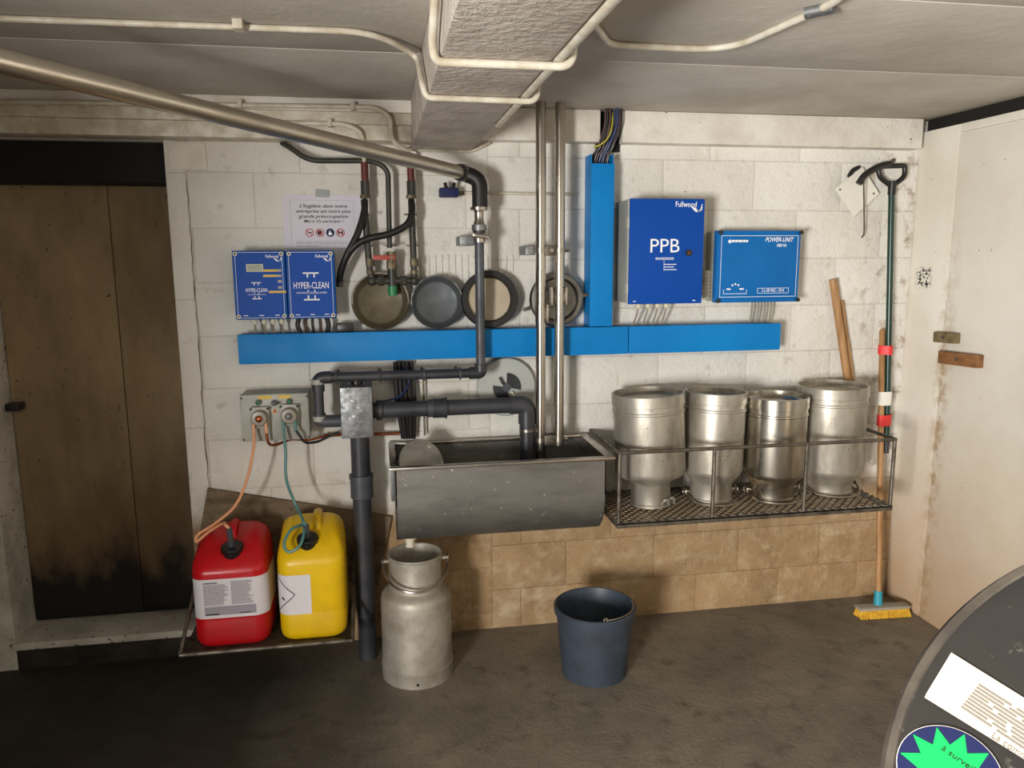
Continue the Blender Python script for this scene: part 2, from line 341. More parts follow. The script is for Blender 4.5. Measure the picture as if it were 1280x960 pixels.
def block(x0, x1, z0, z1):
    g = .0022; dy = random.uniform(-.0012, .0012); key = (round(x1-x0, 3), round(z1-z0, 3))
    if key not in cache:
        o = MB().box((x0+g, 0, z0+g), (x1-g, .016, z1-g), .003).build('block', 'wall', wb)
        cx = V((x0+x1)/2, 0, (z0+z1)/2)
        for v in o.data.vertices: v.co -= cx
        cache[key] = o.data; o.location = cx
    else:
        o = bpy.data.objects.new('block', cache[key]); C.objects.link(o); o.parent = wb; o.location = ((x0+x1)/2, 0, (z0+z1)/2)
    o.location.y = dy
def course(xa, xb, z0, z1, x0, wd=.395):
    x = x0-math.ceil((x0-xa)/wd)*wd
    while x < xb:
        a, b = max(x, xa), min(x+wd, xb)
        if b-a > .03: block(a, b, z0, z1)
        elif b-a > .008: block(a, b, z0, z1)
        x += wd
zr = [0]+[.175+.1977*i for i in range(11)]
for i, (a, b) in enumerate(zip(zr, zr[1:])):
    course(.437, XR, a, min(b, ZC), .547+.015 if i % 2 == 0 else .758)
zl = [0]+[.075+.2009*i for i in range(11)]
for i, (a, b) in enumerate(zip(zl, zl[1:])):
    course(-.672, .437, a, min(b, ZC), -.44 if i % 2 else -.27)
for a, b in ((0, .45), (.45, .93), (.93, 1.42), (1.42, 1.88), (1.88, ZC)): block(DX1, -.672, a, b)
MB().box((-1.9, 0, 0), (DX0, .006, ZC), .003).build('jamb_face', 'jamb', wb)
MB().box((DX0, -.002, 0), (DX1, .01, SILL-.03), .004).build('step_face', 'darkstep', wb)
rk = random.Random(12); P0 = []
for i in range(40):
    z = .45+(1.86-.45)*i/39; P0.append((-.672+rk.uniform(-.004, .004), z, abs(rk.gauss(0, .0011))+.0004))
MB().add([V(x-w_, -.0026, z) for x, z, w_ in P0]+[V(x+w_, -.0026, z) for x, z, w_ in P0], [(i, i+1, 41+i, 40+i) for i in range(39)]).build('crack', 'woodgrey', wb, rec=False)
ra, rb_ = A(528, 352), A(640, 318)
for i in range(15):
    x = ra.x+(rb_.x-ra.x)*i/14; MB().box((x-.004, -.005, ra.z), (x+.004, .002, rb_.z), .002).build('rib', 'wall', wb)
pa_, pb_ = A(212, 212), A(257, 178); MB().box((pa_.x, -.007, pa_.z), (pb_.x, .002, pb_.z), .004).build('mortar_patch', 'plaster', wb)
# reveal of the door recess and its sill
struct(MB().box((-1.9, .0045, SILL-.02), (DX0, .24, DTOP-.003), .004).build('trim_1', 'jamb'))
struct(MB().box((DX0-.02, -.004, SILL-.03), (DX1+.004, .2, SILL), .006).build('trim_2', 'jamb'))
struct(MB().box((DX0-.05, .05, 1.845), (DX1+.0, .24, 2.02), .01).build('trim_3', 'black'))  # black box paints the shade of the void above the door
dr = struct(MB().box((DX0, .2, SILL), (DX1+.1, .235, 1.9)).build('door_1', 'dark'))
seam = A(150, 420, .18).x
MB().box((DX0+.003, .18, SILL+.012), (seam-.002, .205, 1.86), .002).build('board', 'doorwood', dr)
MB().box((seam+.002, .178, SILL+.03), (DX1+.06, .205, 1.86), .002).build('board', 'doorwood', dr)
p = A(21, 508, .15); MB().box((p.x-.03, .12, p.z-.014), (p.x+.02, .18, p.z+.014), .004).build('latch', 'blackpl', dr)
# ring beams under the ceiling, and the plastered ceiling beam
gx0, gx1 = A(751, 160, -.06).x, A(778, 160, -.06).x; zbm = A(960, 182, -.06).z
t4 = struct(MB().box((gx1, -.06, zbm), (2.265, .02, ZC), .008).build('trim_4', 'plaster'))
MB().box((.38, -.06, zbm), (gx0, .02, ZC), .008).build('beam_stub', 'plaster', t4)
MB().box((gx0-.005, -.012, zbm-.03), (gx1+.005, .01, ZC)).build('notch_shade', 'dark', t4)  # dark plate paints the shade at the back of the notch
lb = struct(MB().box((-1.9, -.10, 1.992), (.16, .02, ZC), .006).build('trim_5', 'conduit'))
MB().box((-1.9, -.118, 2.045), (.16, -.09, ZC), .006).build('step', 'conduit', lb)
MB().box((-1.9, -.135, 2.085), (.16, -.11, ZC), .006).build('step', 'plaster', lb)
struct(MB().box((.14, -6.0, 1.972), (.375, .02, ZC+.02), .012).build('trim_6', 'beam'))
# right wall: rendered strip, white sheet panel, dark gap under the ceiling
wr = struct(MB().box((XR, -.225, 0), (2.5, .25, 2.083), .003).box((XR+.012, -6.3, 0), (2.5, -.2, 2.07)).build('wall_right', 'rwall', loc=(XR, 0, 0)))
MB().box((XR+.001, -6.0, .0), (XR+.02, -.229, 2.043), .003).build('sheet_panel', 'rwall', wr)
MB().box((XR+.001, -6.0, 2.05), (XR+.02, -.229, 2.083), .002).build('header_strip', 'rwall', wr)
struct(MB().box((XR+.03, -6.3, 2.07), (2.5, .2, ZC+.02)).box((XR+.02, -5.3, 2.04), (XR+.03, -.22, 2.06)).build('trim_7', 'dark'))  # dark boxes paint the shade in the gaps at the wall top
# off-frame walls: left with the open doorway, and the one behind the camera
struct(MB().box((-1.75, DOOR_Y1, 0), (-1.55, .02, ZC)).box((-1.75, -6.3, 0), (-1.55, DOOR_Y0, ZC)).box((-1.75, DOOR_Y0, DOOR_Z1), (-1.55, DOOR_Y1, ZC)).build('wall_left', 'offwall', loc=(-1.65, -2.7, 0)))
struct(MB().box((-1.9, -6.2, 0), (.65, -6.0, ZC)).box((1.75, -6.2, 0), (2.6, -6.0, ZC)).box((.65, -6.2, 0), (1.75, -6.0, .75)).box((.65, -6.2, 1.75), (1.75, -6.0, ZC)).build('wall_front', 'offwall', loc=(.3, -6.1, 0)))  # opening cut in this unseen wall for the added fill light

# ------------------------------------------------------------------ blue cable trunking
YT = -.10
tl, br_ = A(297, 418, YT), A(975, 437, YT)
zt, zb_ = 1.294, 1.183
t = thing('cable_trunking', 'long horizontal blue cable trunking across the white block wall', 'trunking', ((tl.x+br_.x)/2, -.05, zb_))
MB().box((tl.x, -.088, zb_+.003), (br_.x-.003, -.001, zt-.003), .003).build('channel', 'blue', t)
xs = A(786, 420, YT).x
MB().box((tl.x-.002, YT, zb_), (xs-.0015, -.085, zt), .004).build('cover', 'blue', t)
MB().box((xs+.0015, YT, zb_), (br_.x, -.085, zt), .004).build('cover', 'blue', t)
x0, x1 = A(740, 204, YT).x, A(768, 204, YT).x; zv = A(755, 204, YT).z
t = thing('cable_trunking', 'vertical blue cable trunking rising to the ceiling cables', 'trunking', ((x0+x1)/2, -.05, zt))
mb = MB().box((x0, -.088, zt+.001), (x0+.003, -.001, zv+.035)).box((x1-.003, -.088, zt+.001), (x1, -.001, zv+.035)).box((x0, -.004, zt+.001), (x1, -.001, zv+.035)); mb.build('channel', 'blue', t)
MB().box((x0-.002, YT, zt+.002), (x1+.002, -.085, zv), .004).build('cover', 'blue', t)
# cables leaving its open top
rnd = random.Random(3)
for i in range(11):
    fx = x0+.012+(x1-x0-.024)*i/10; m = ['wireb', 'blackrub', 'blackpl', 'wireb', 'blackpl', 'wired', 'blackrub', 'wired', 'blackrub', 'wireb', 'blackpl'][i]
    tx = (gx0+gx1)/2+.006*(i-5)+rnd.uniform(-.004, .004); y = -.04-.004*(i % 4)
    pts = [V(fx, y, zv-.12), V(fx, y, zv+.01), V((fx+tx)/2+rnd.uniform(-.006, .006), y-.022, zv+.07), V(tx, y-.035, ZC-.06), V(tx, y-.038, ZC+.002)]
    tag(MB().tube(spline(pts), .0034, 8).build('cable', m), {'wireb': 'brown cable', 'blackrub': 'black cable', 'blackpl': 'black cable', 'wired': 'blue cable', 'wirey': 'yellow-green cable'}[m]+', '+ORD[i]+' from the left leaving the vertical blue trunking', 'cable', 'cables above the trunking')
g = [A(742, 184, -.1), A(752, 180, -.11), A(760, 172, -.11), A(765, 158, -.1), A(766, 141, -.07)]
tag(MB().tube(spline(g), .003, 8).build('cable', 'wirey'), 'loose yellow-green earth wire curving out over the vertical trunking top', 'cable')

# ------------------------------------------------------------------ electrical boxes
def swoosh(pl, mb, x, y, s):                       # feather mark of the maker's logo: a short left fan and a longer right stroke
    for i in range(4):
        k = i*.24; pts = [(-1.05+k, .42-i*.06), (-.62+k*.9, -.02-i*.05), (-.18+k*.55, -.45+i*.01)]
        for a, b in zip(pts, pts[1:]): pl.line(mb, x+a[0]*s, y+a[1]*s, x+b[0]*s, y+b[1]*s, .13*s)
    for i in range(3):
        pts = [(-.1+i*.2, -.5+i*.02), (.35+i*.2, -.38+i*.06), (.72+i*.1, -.02-i*.03), (1.0, .85-i*.5)]
        for a, b in zip(pts, pts[1:]): pl.line(mb, x+a[0]*s, y+a[1]*s, x+b[0]*s, y+b[1]*s, .14*s)
# -- the two HYPER-CLEAN boxes
YH = -.12
def hyper(xa, xb, za, zb, label, first):
    t = thing('control_box', label, 'control box', ((xa+xb)/2, -.06, za), 'blue washing control boxes')
    MB().box((xa+.004, -.095, za+.004), (xb-.004, -.001, zb-.004), .006).build('housing', 'midblue', t)
    MB().box((xa, YH, za), (xb, -.096, zb), .007).build('cover', 'midblue', t)
    W, Hh = xb-xa, zb-za; pl = Plane((xa, YH, za), (1, 0, 0), (0, 0, 1)); m = MB(); panel = MB()
    pl.rect(panel, .012, .008, W-.012, Hh-.008, .5); panel.build('face_panel', 'darkblue', t)
    pl.frame(m, .010, .006, W-.010, Hh-.006, .0012)
    for (cx, cz) in ((.012, .012), (W-.012, .012), (.012, Hh-.012), (W-.012, Hh-.012)):
        s = MB().cyl(V(xa+cx, YH, za+cz), V(xa+cx, YH-.004, za+cz), .0075, seg=16).build('corner_plug', 'beige', t)
        MB().cyl(V(xa+cx, YH-.0035, za+cz), V(xa+cx, YH-.0045, za+cz), .0035, seg=12).build('screw', 'ink', s)
    pl.text(m, 'Fullwood', W-.045, Hh-.026, .011, .045, .01); swoosh(pl, m, W-.026, Hh-.033, .013)
    for fx in (.2, .5, .8): q_ = MB(); pl.rect(q_, W*fx-.008, .014, W*fx+.008, .0165); q_.build('small_print', 'white', t, rec=False)
    cx, cz, s = (W*.43, Hh*.43, .6) if first else (W*.5, Hh*.49, 1.0)
    m.build('panel_border', 'white', t, rec=False); m = MB()
    pl.text(m, 'HYPER-CLEAN', cx, cz-.011*s, .024*s, .125*s, 0)
    pl.text(m, 'AUTOMATIC CLEANING SYSTEM', cx, cz-.030*s, .0065*s, .108*s)
    for sg in (1, -1):
        yb = cz+(.045 if sg > 0 else -.052)*s
        pl.rect(m, cx-.028*s, yb-.0025*s, cx+.028*s, yb+.0025*s)
        for dx in (-.012, .012):
            a, b = sorted((yb, yb-sg*.016*s)); pl.rect(m, cx+dx*s-.0025*s, a, cx+dx*s+.0025*s, b)
            if sg < 0: pl.disc(m, cx+dx*s, cz-.02*s, .003*s, n=10)
    m.build('lettering', 'white', t, rec=False)
    if first:
        d = MB().box((xa+W*.26, YH-.004, zb-.076), (xa+W*.58, YH+.001, zb-.048), .003).build('display', 'beige', t)
        MB().box((xa+W*.28, YH-.005, zb-.073), (xa+W*.56, YH-.003, zb-.051)).build('screen', 'lcd', d)
        for u0, v0, u1, v1 in ((.57, .076, .84, .068), (.57, .095, .84, .087), (.66, .153, .99, .145)): y = MB(); pl.rect(y, W*u0, Hh-v0, W*u1, Hh-v1); y.build('key_legend', 'yel', t, rec=False)
        for z in (.072, .091, .111, .133): MB().box((xa+W*.84, YH-.004, zb-z-.005), (xa+W*.92, YH+.001, zb-z+.005), .002).build('button', 'greyplast', t)
    return t
ha, hm, hb = A(289, 313, YH), A(356, 313, YH), A(421, 399, YH)
zH0, zH1 = A(355, 399, YH).z, A(355, 313, YH).z
hyper(ha.x, hm.x-.001, zH0, zH1, 'blue HYPER-CLEAN control box with small display and yellow key legends', True)
hyper(hm.x+.001, hb.x, zH0, zH1, 'blue HYPER-CLEAN box with large white lettering and no display', False)
# glands and cables below them
for i, px in enumerate((318, 330, 341, 352)):
    p = A(px, 400, -.06); t = thing('cable_gland', ORD[i]+' cream gland from the left under the HYPER-CLEAN display box', 'cable gland', (p.x, -.06, zH0-.022), 'glands under the left control boxes')
    MB().lathe([(0, 0), (.006, 0), (.0095, .006), (.0095, .015), (.008, .016), (.008, .0225), (0, .0225)], (p.x, -.06, zH0-.022), seg=16).build('gland', 'beige', t)
    MB().tube([V(p.x, -.06, zH0-.02), V(p.x+.003, -.055, zt-.005)], .0042, 8).build('cable', 'wiregrey', t)
for i, px in enumerate((375, 383, 391, 400, 408)):
    p = A(px, 405, -.06); r = .009 if i in (0, 4) else .005
    tag(MB().tube(spline([V(p.x, -.06, zH0+.006), V(p.x+.004*(i-2), -.065, (zH0+zt)/2), V(p.x+.002, -.06, zt-.004)]), r, 10).build('cable', 'blackrub' if i in (0, 2, 4) else 'wireb'), ('black' if i in (0, 2, 4) else 'brown')+' cable, '+ORD[i]+' from the left under the large lettered HYPER-CLEAN box', 'cable', 'cables under the lettered control box')
p0, p1 = A(421, 403, -.08), A(442, 414, -.08)
tag(MB().box((p0.x, -.085, zt+.001), (p1.x, -.03, p0.z-.004), .006).build('junction_box', 'blackpl'), 'small black junction box on the blue trunking beside the HYPER-CLEAN box', 'junction box')

# -- PPB cabinet
YP = -.18; a, b = A(788, 248, YP), A(877, 379, YP); zA, zB = b.z, a.z; W, Hh = b.x-a.x, zB-zA
t = thing('electrical_cabinet', 'tall dark blue PPB electrical cabinet beside the vertical blue trunking', 'cabinet', ((a.x+b.x)/2, -.09, zA))
MB().box((a.x+.002, -.145, zA+.003), (b.x-.002, -.001, zB-.003), .004).build('housing', 'greyplast', t)
MB().box((a.x, -.168, zA+.001), (b.x-.001, -.146, zB-.001), .003).build('door_edge', 'beige', t)
dr_ = MB().box((a.x, YP, zA), (b.x, -.168, zB), .003).build('cabinet_door', 'darkblue', t)
for f in (.15, .78): MB().box((a.x-.003, -.172, zA+Hh*f-.02), (a.x+.003, -.145, zA+Hh*f+.02), .002).build('hinge', 'beige', t)
pl = Plane((a.x, YP, zA), (1, 0, 0), (0, 0, 1)); m = MB()
pl.text(m, 'PPB', W*.475, Hh*.495, .054, .118, .0); m.build('lettering', 'white', t, rec=False); m = MB()
pl.text(m, 'Fullwood', W*.745, Hh*.925, .021, .085, .006); m.build('brand_lettering', 'white', t, rec=False); m = MB()
swoosh(pl, m, W*.89, Hh*.905, .022); m.build('logo', 'white', t, rec=False); m = MB()
bars(pl, m, W*.35, W*.60, Hh*.425, Hh*.455, 1, .0035, random.Random(2)); pl.rect(m, W*.35, Hh*.425, W*.6, Hh*.428)
pl.rect(m, W*.465, Hh*.32, W*.469, Hh*.425)
for z in (.38, .355, .33): bars(pl, m, W*.47, W*.64, Hh*z-.004, Hh*z+.004, 1, .003, random.Random(int(z*1000)))
m.build('small_print', 'white', t, rec=False)
for fx in (.06, .87): m = MB(); pl.rect(m, W*fx, Hh*.025, W*fx+.012, Hh*.032); m.build('small_print', 'white', t, rec=False)
k = MB().cyl(V(a.x+W*.795, YP+.001, zA+Hh*.49), V(a.x+W*.795, YP-.006, zA+Hh*.49), .0125).build('lock', 'blackpl', t)
MB().box((a.x+W*.795-.004, YP-.008, zA+Hh*.49-.004), (a.x+W*.795+.004, YP-.005, zA+Hh*.49+.004), .001).build('lock_insert', 'copper', k)
for i, px in enumerate((799, 811, 823, 834)):
    p = A(px, 385, -.1); t2 = thing('cable_gland', ORD[i]+' cream gland from the left under the PPB cabinet', 'cable gland', (p.x, -.09, zA-.022), 'glands under the PPB cabinet')
    MB().lathe([(0, 0), (.007, 0), (.011, .006), (.011, .014), (.009, .016), (.009, .0225), (0, .0225)], (p.x, -.09, zA-.022), seg=16).build('gland', 'beige', t2)
    MB().tube(spline([V(p.x, -.09, zA-.018), V(p.x-.004, -.085, zA-.045), V(p.x-.012, -.06, zt-.004)]), .004, 8).build('cable', 'wiregrey', t2)
# -- power unit
YU = -.11; a, b = A(897, 288, YU), A(997, 377, YU); zA, zB = b.z, a.z; W, Hh = b.x-a.x, zB-zA
t = thing('power_unit', 'wide light blue POWER-UNIT box with black corner screws', 'electrical box', ((a.x+b.x)/2, -.055, zA))
MB().box((a.x+.003, -.075, zA+.004), (b.x-.003, -.001, zB-.004), .006).build('housing', 'greyplast', t)
MB().box((a.x, YU, zA), (b.x, -.076, zB), .006).build('cover', 'boxblue', t)
pl = Plane((a.x, YU, zA), (1, 0, 0), (0, 0, 1)); m = MB()
def mark(name, fn): q_ = MB(); fn(q_); q_.build(name, 'white', t, rec=False)
mark('border', lambda q: pl.frame(q, .018, .022, W-.012, Hh-.020, .0018))
mark('lettering', lambda q: pl.text(q, 'POWER-UNIT', W*.74, Hh*.845, .018, .125, .012, .35))
mark('lettering', lambda q: pl.text(q, '1000 VA', W*.77, Hh*.775, .012, .043, .02))
mark('lettering', lambda q: pl.text(q, '2 x 28 VAC - 10 A', W*.69, Hh*.145, .013, .098, .01))
mark('text_frame', lambda q: pl.frame(q, W*.5, Hh*.125, W*.88, Hh*.20, .0015))
mark('dial_bracket', lambda q: (pl.line(q, W*.095, Hh*.125, W*.095, Hh*.185, .0018), pl.line(q, W*.37, Hh*.125, W*.37, Hh*.185, .0018), pl.line(q, W*.093, Hh*.125, W*.373, Hh*.125, .0018)))
for u0, u1 in ((.13, .18), (.285, .335)): mark('dial_label', lambda q: pl.rect(q, W*u0, Hh*.18, W*u1, Hh*.20))
for fx, fz in ((.2, .245), (.235, .26), (.27, .245)): mark('dial_dot', lambda q: pl.disc(q, W*fx, Hh*fz, .004, n=12))
mark('logo', lambda q: pl.line(q, W*.14, Hh*.87, W*.155, Hh*.83, .012))
mark('brand_strip', lambda q: bars(pl, q, W*.17, W*.43, Hh*.838, Hh*.872, 1, .009, random.Random(14)))
for fx in (0, 1):
    for fz in (0, 1):
        x, z = (a.x+.012 if fx == 0 else b.x-.002), (zA+.008 if fz == 0 else zB-.008)
        MB().cyl(V(x, YU+.004, z), V(x, YU-.008, z), .0085, seg=16).build('corner_screw', 'blackpl', t)
for i, px in enumerate((940, 948, 956, 964)):
    p = A(px, 380, -.05)
    tag(MB().tube(spline([V(p.x, -.05, zA+.006), V(p.x-.003, -.055, (zA+zt)/2), V(p.x-.008, -.05, zt-.004)]), .0042, 8).build('cable', 'wiregrey'), ORD[i]+' grey cable from the left hanging under the POWER-UNIT box', 'cable', 'cables under the power unit')
p0, p1 = A(879, 338, -.06), A(890, 374, -.06)
t = thing('cable_coupling', 'cream ribbed cable coupling between the PPB cabinet and POWER-UNIT', 'coupling', ((p0.x+p1.x)/2, -.05, p1.z))
MB().cyl(V((p0.x+p1.x)/2, -.05, p1.z), V((p0.x+p1.x)/2, -.05, p0.z), .013, seg=20).build('body', 'beige', t)
for i in range(8):
    z = p1.z+(p0.z-p1.z)*(i+.5)/8; MB().cyl(V((p0.x+p1.x)/2, -.05, z-.004), V((p0.x+p1.x)/2, -.05, z+.004), .0165, seg=20).build('rib', 'beige', t)

# ------------------------------------------------------------------ paper notice
a, b = A(352, 243, -.004), A(452, 318, -.004)
t = thing('paper_notice', 'white printed hygiene notice taped to the block wall', 'notice', ((a.x+b.x)/2, 0, b.z))
W, Hh = .297, .212
MB().box((a.x, -.0035, a.z-Hh), (a.x+W, -.0022, a.z)).build('sheet', 'paper', t)
pl = Plane((a.x, -.0036, a.z-Hh), (1, 0, 0), (0, 0, 1), .0006); m = MB()
for s, z, wd in (("L'hygiène dans notre", .165, .175), ('entreprise est notre plus', .146, .200), ('grande préoccupation.', .127, .185), ("Merci d'y participer !", .110, .148)):
    pl.text(m, s, .150, z, .0125 if z > .12 else .0105, wd, .012, .25)
m.build('lettering', 'ink', t, rec=False); m = MB(); bars(pl, m, .045, .255, .028, .042, 2, .0016, random.Random(5)); bars(pl, m, .045, .13, .018, .026, 1, .0016, random.Random(6))
m.build('small_print', 'ldark', t, rec=False)
m = MB(); pl.frame(m, .028, .012, .262, .192, .0007); m.build('border', 'lgrey', t, rec=False)
for i, cx in enumerate((.095, .133, .171, .209)):
    cz = .072; rr = MB(); dk = MB()
    if i == 2:
        pl.disc(rr, cx, cz, .0155); sy = rr.build('blue_symbol', 'navy', t, rec=False)
        dk.poly([pl.p(cx+x, cz+y, 1.6) for x, y in ((-.008, -.006), (-.004, .004), (-.001, .010), (.001, .003), (.008, -.004), (.004, -.009), (-.004, -.010))]); dk.build('white_hand', 'white', sy, rec=False); continue
    pl.ring(rr, cx, cz, .0155, .003, 1.6); pl.line(rr, cx-.010, cz+.010, cx+.010, cz-.010, .003, 1.7); sy = rr.build('prohibition_symbol', 'red', t, rec=False)
    if i == 0: pl.line(dk, cx-.008, cz-.001, cx+.008, cz+.001, .004)
    if i == 1: pl.disc(dk, cx-.001, cz, .009)
    if i == 3: pl.rect(dk, cx-.007, cz-.002, cx+.007, cz+.003); pl.rect(dk, cx-.009, cz-.008, cx-.005, cz+.008); pl.rect(dk, cx+.005, cz-.008, cx+.009, cz+.008)
    dk.build('pictogram', 'ink', sy, rec=False)
p = A(403, 241, -.006); MB().obox((p.x, -.0046, p.z-.002), (1, 0, -.05), (.05, 0, 1), (0, -1, 0), .05, .028, .0012).build('tape', 'tape', t)

# ------------------------------------------------------------------ lids standing on the trunking
def dish(px, py, rpx, Y, m_in, m_rim, label, lean=.12, depth=.028, name='pan_lid', group='round lids leaning on the trunking'):
    c = A(px, py, Y); r = (A(px+rpx, py, Y)-c).length; ax = V(0, -1, lean).normalized()
    c = V(c.x, Y, zt+r*math.cos(math.atan(lean))+.001)
    t = thing(name, label, 'lid', (c.x, c.y, c.z-r), group)
    MB().lathe([(0, 0), (r*.86, 0), (r*.985, depth*.85), (r, depth), (r*.96, depth+.004), (r*.9, depth*.92), (r*.79, .008), (r*.74, .005), (0, .005)], c, ax, 44).build('pan', m_in, t)
    return t, c, r, ax
t, c, r, ax = dish(476, 385, 36, -.035, 'olive', 'alu', 'olive stained steel pan lid under the tap manifold')
MB().tube([c+ax*.0295+V(math.cos(k*.2618)*r*.965, 0, math.sin(k*.2618)*r*.965) for k in range(24)], .0032, 8, closed=True).build('rolled_rim', 'alumatt', t)
t, c, r, ax = dish(546, 382, 33, -.04, 'zinc', 'galv', 'dull grey zinc pan lid between the olive and black-rimmed lids')
MB().tube([c+ax*.0295+V(math.cos(k*.2618)*r*.965, 0, math.sin(k*.2618)*r*.965) for k in range(24)], .0032, 8, closed=True).build('rolled_rim', 'galv', t)
Y = -.05; c = A(611, 379, Y); r = (A(646, 379, Y)-c).length; c.z = zt+r*.995+.002; ax = V(0, -1, .1).normalized()
t = thing('rubber_rimmed_disc', 'cream round lid with thick black rubber rim behind the grey pipe', 'lid', (c.x, c.y, c.z-r), 'round lids leaning on the trunking')
MB().lathe([(0, 0), (r*.78, 0), (r*.78, .016), (r*.7, .014), (0, .014)], c, ax, 44).build('disc', 'cream', t)
MB().lathe([(r*.72, 0), (r, 0), (r, .03), (r*.97, .036), (r*.8, .036), (r*.74, .018), (r*.72, 0)], c, ax, 44).build('rubber_rim', 'blackrub', t)
q = A(634, 389, -.07); MB().sphere(q, .007, (1, .5, 1)).build('valve_button', 'plate', t)
Y = -.05; c = A(695, 379, Y); r = (A(728, 379, Y)-c).length; c.z = zt+r+.002
t = thing('clamp_disc', 'steel clamp lid with side latches behind the two upright pipes', 'lid', (c.x, c.y, c.z-r), 'round lids leaning on the trunking')
MB().lathe([(0, 0), (r, 0), (r, .012), (r*.95, .02), (r*.8, .022), (r*.72, .012), (r*.4, .010), (0, .010)], c, (0, -1, 0), 40).build('disc', 'steeldull', t)
MB().box((c.x-.045, -.085, c.z-.03), (c.x+.03, -.058, c.z+.035), .008).build('handle_bridge', 'alumatt', t)
for s, dz in ((-1, -.035), (1, .015)): MB().obox((c.x+s*(r+.008), -.062, c.z+dz), (1, 0, .25), (0, 0, 1), (0, 1, 0), .035, .014, .014, .003).build('latch', 'iron', t)
MB().cyl(V(c.x+.01, -.06, c.z+r*.95), V(c.x+.01, -.06, c.z+r*1.14), .014, seg=16).build('knob', 'alumatt', t)
# grey disc on the wall under the trunking
c = A(633, 484, -.03); r = (A(669, 484, -.03)-c).length
t = thing('wall_disc', 'pale grey round plate with lobed cut-out hung below the trunking', 'disc', (c.x, 0, c.z-r))
MB().lathe([(0, .0), (r*.97, .0), (r, .004), (r, .026), (r*.97, .03), (0, .03)], (c.x, -.002, c.z), (0, -1, 0), 48).build('plate', 'plate', t)
pl = Plane((c.x, -.032, c.z), (1, 0, 0), (0, 0, 1), .0012); m = MB()
def sector(a0, a1, rr_): return [pl.p(0, 0)]+[pl.p(rr_*math.cos(R(a0+(a1-a0)*i/10)), rr_*math.sin(R(a0+(a1-a0)*i/10))) for i in range(11)]
m.poly(sector(-12, 88, r*.50), .002, (0, -1, 0)); m.poly(sector(170, 285, r*.47), .002, (0, -1, 0)); m.build('cut_out', 'pvcdark', t)
pl.disc(m2 := MB(), 0, 0, r*.15, 3.5); m2.build('hub', 'pvc', t, rec=False)
MB().obox((c.x-.02, -.04, c.z+.028), (-.5, 0, .85), (.85, 0, .5), (0, -1, 0), .034, .012, .010, .003).build('latch', 'pvcdark', t)
MB().obox((c.x+.028, -.045, c.z-.032), (.6, 0, -.8), (.8, 0, .6), (0, -1, 0), .04, .012, .012, .003).build('hook_arm', 'beige', t)
MB().cyl(V(c.x+.046, -.04, c.z-.048), V(c.x+.046, -.056, c.z-.048), .011, seg=16).build('hook_end', 'blackpl', t)

# ------------------------------------------------------------------ stainless line, elbow and grey pvc drop
YV = -.165
L, Rr = CAM+ray(-60, 62)*1.45, A(577, 216, YV)
t = thing('milk_line', 'stainless milk pipe running diagonally under the ceiling with black elbow', 'pipe', (Rr.x, Rr.y, A(600, 470, YV).z))
MB().tube([L, Rr], .0245, 24).build('steel_pipe', 'steelbright', t)
el = A(603, 222, YV); e2 = A(600, 262, YV)
MB().tube(smooth_path([Rr-(Rr-L).normalized()*.02, Rr+(Rr-L).normalized()*.012, V(e2.x, YV, el.z-.006), e2], [0, .01, .085, 0], 10), .029, 22).build('rubber_elbow', 'blackrub', t)
MB().tube([Rr-(Rr-L).normalized()*.006, Rr+(Rr-L).normalized()*.008], .0315, 22).build('hose_clamp', 'steeldull', t)
xp = A(600, 380, YV).x
zz = lambda py: A(600, py, YV).z
MB().cyl(V(xp, YV, zz(259)), V(xp, YV, zz(263)), .033).build('hose_clamp', 'steel', t)
MB().lathe([(.025, 0), (.021, .01), (.017, .025), (.017, .05), (.021, .06)], (xp, YV, zz(283))).build('reducer', 'steel', t)
MB().cyl(V(xp, YV, zz(288)), V(xp, YV, zz(281)), .0275).build('union_nut', 'galv', t)
MB().cyl(V(xp, YV, zz(292)), V(xp, YV, zz(287)), .024).build('gasket', 'pvcdark', t)
MB().obox((xp+.003, YV, zz(295)), (1, 0, -.2), (0, 1, 0), (.2, 0, 1), .062, .055, .016, .006).build('pipe_clamp', 'steel', t)
MB().cyl(V(xp, YV, zz(303)), V(xp, YV, zz(298)), .023).build('collar', 'steel', t)
q = A(583, 301, -.12); MB().box((q.x-.028, -.15, q.z-.018), (xp-.012, -.001, q.z+.018), .003).build('wall_bracket', 'galv', t)
zh = zz(466)
MB().cyl(V(xp, YV, zh+.02), V(xp, YV, zz(302)), .0178, seg=22).build('upright_pipe', 'pvc', t)
# horizontal dark pvc below the trunking
xl = A(397, 470, YV).x; zlow = A(397, 527, YV).z; xbox = A(424.5, 485, -.23).x-.001
t = thing('pvc_pipe', 'dark grey plastic pipe under the trunking with elbows down to the metal box', 'pipe', ((xl+xp)/2, YV, zlow))
MB().tube(smooth_path([V(xp-.03, YV, zh), V(xl, YV, zh), V(xl, YV, zlow+.02)], .04, 8), .0185, 20).build('pipe', 'pvcdark', t)
MB().tube(smooth_path([V(xp, YV, zh+.035), V(xp, YV, zh), V(xp-.045, YV, zh)], .012, 6), .0235, 20).build('elbow', 'pvcdark', t)
MB().tube(smooth_path([V(xl+.05, YV, zh), V(xl, YV, zh), V(xl, YV, zh-.05)], .035, 8), .0235, 20).build('elbow', 'pvcdark', t)
MB().tube(smooth_path([V(xl, YV, zlow+.03), V(xl, YV, zlow), V(xbox, YV, zlow)], .025, 8), .0235, 20).build('elbow', 'pvc', t)
for pz in (477, 523):
    MB().cyl(V(xl, YV, A(397, pz-3, YV).z), V(xl, YV, A(397, pz+3, YV).z), .0245, seg=20).build('band', 'greyplast', t)
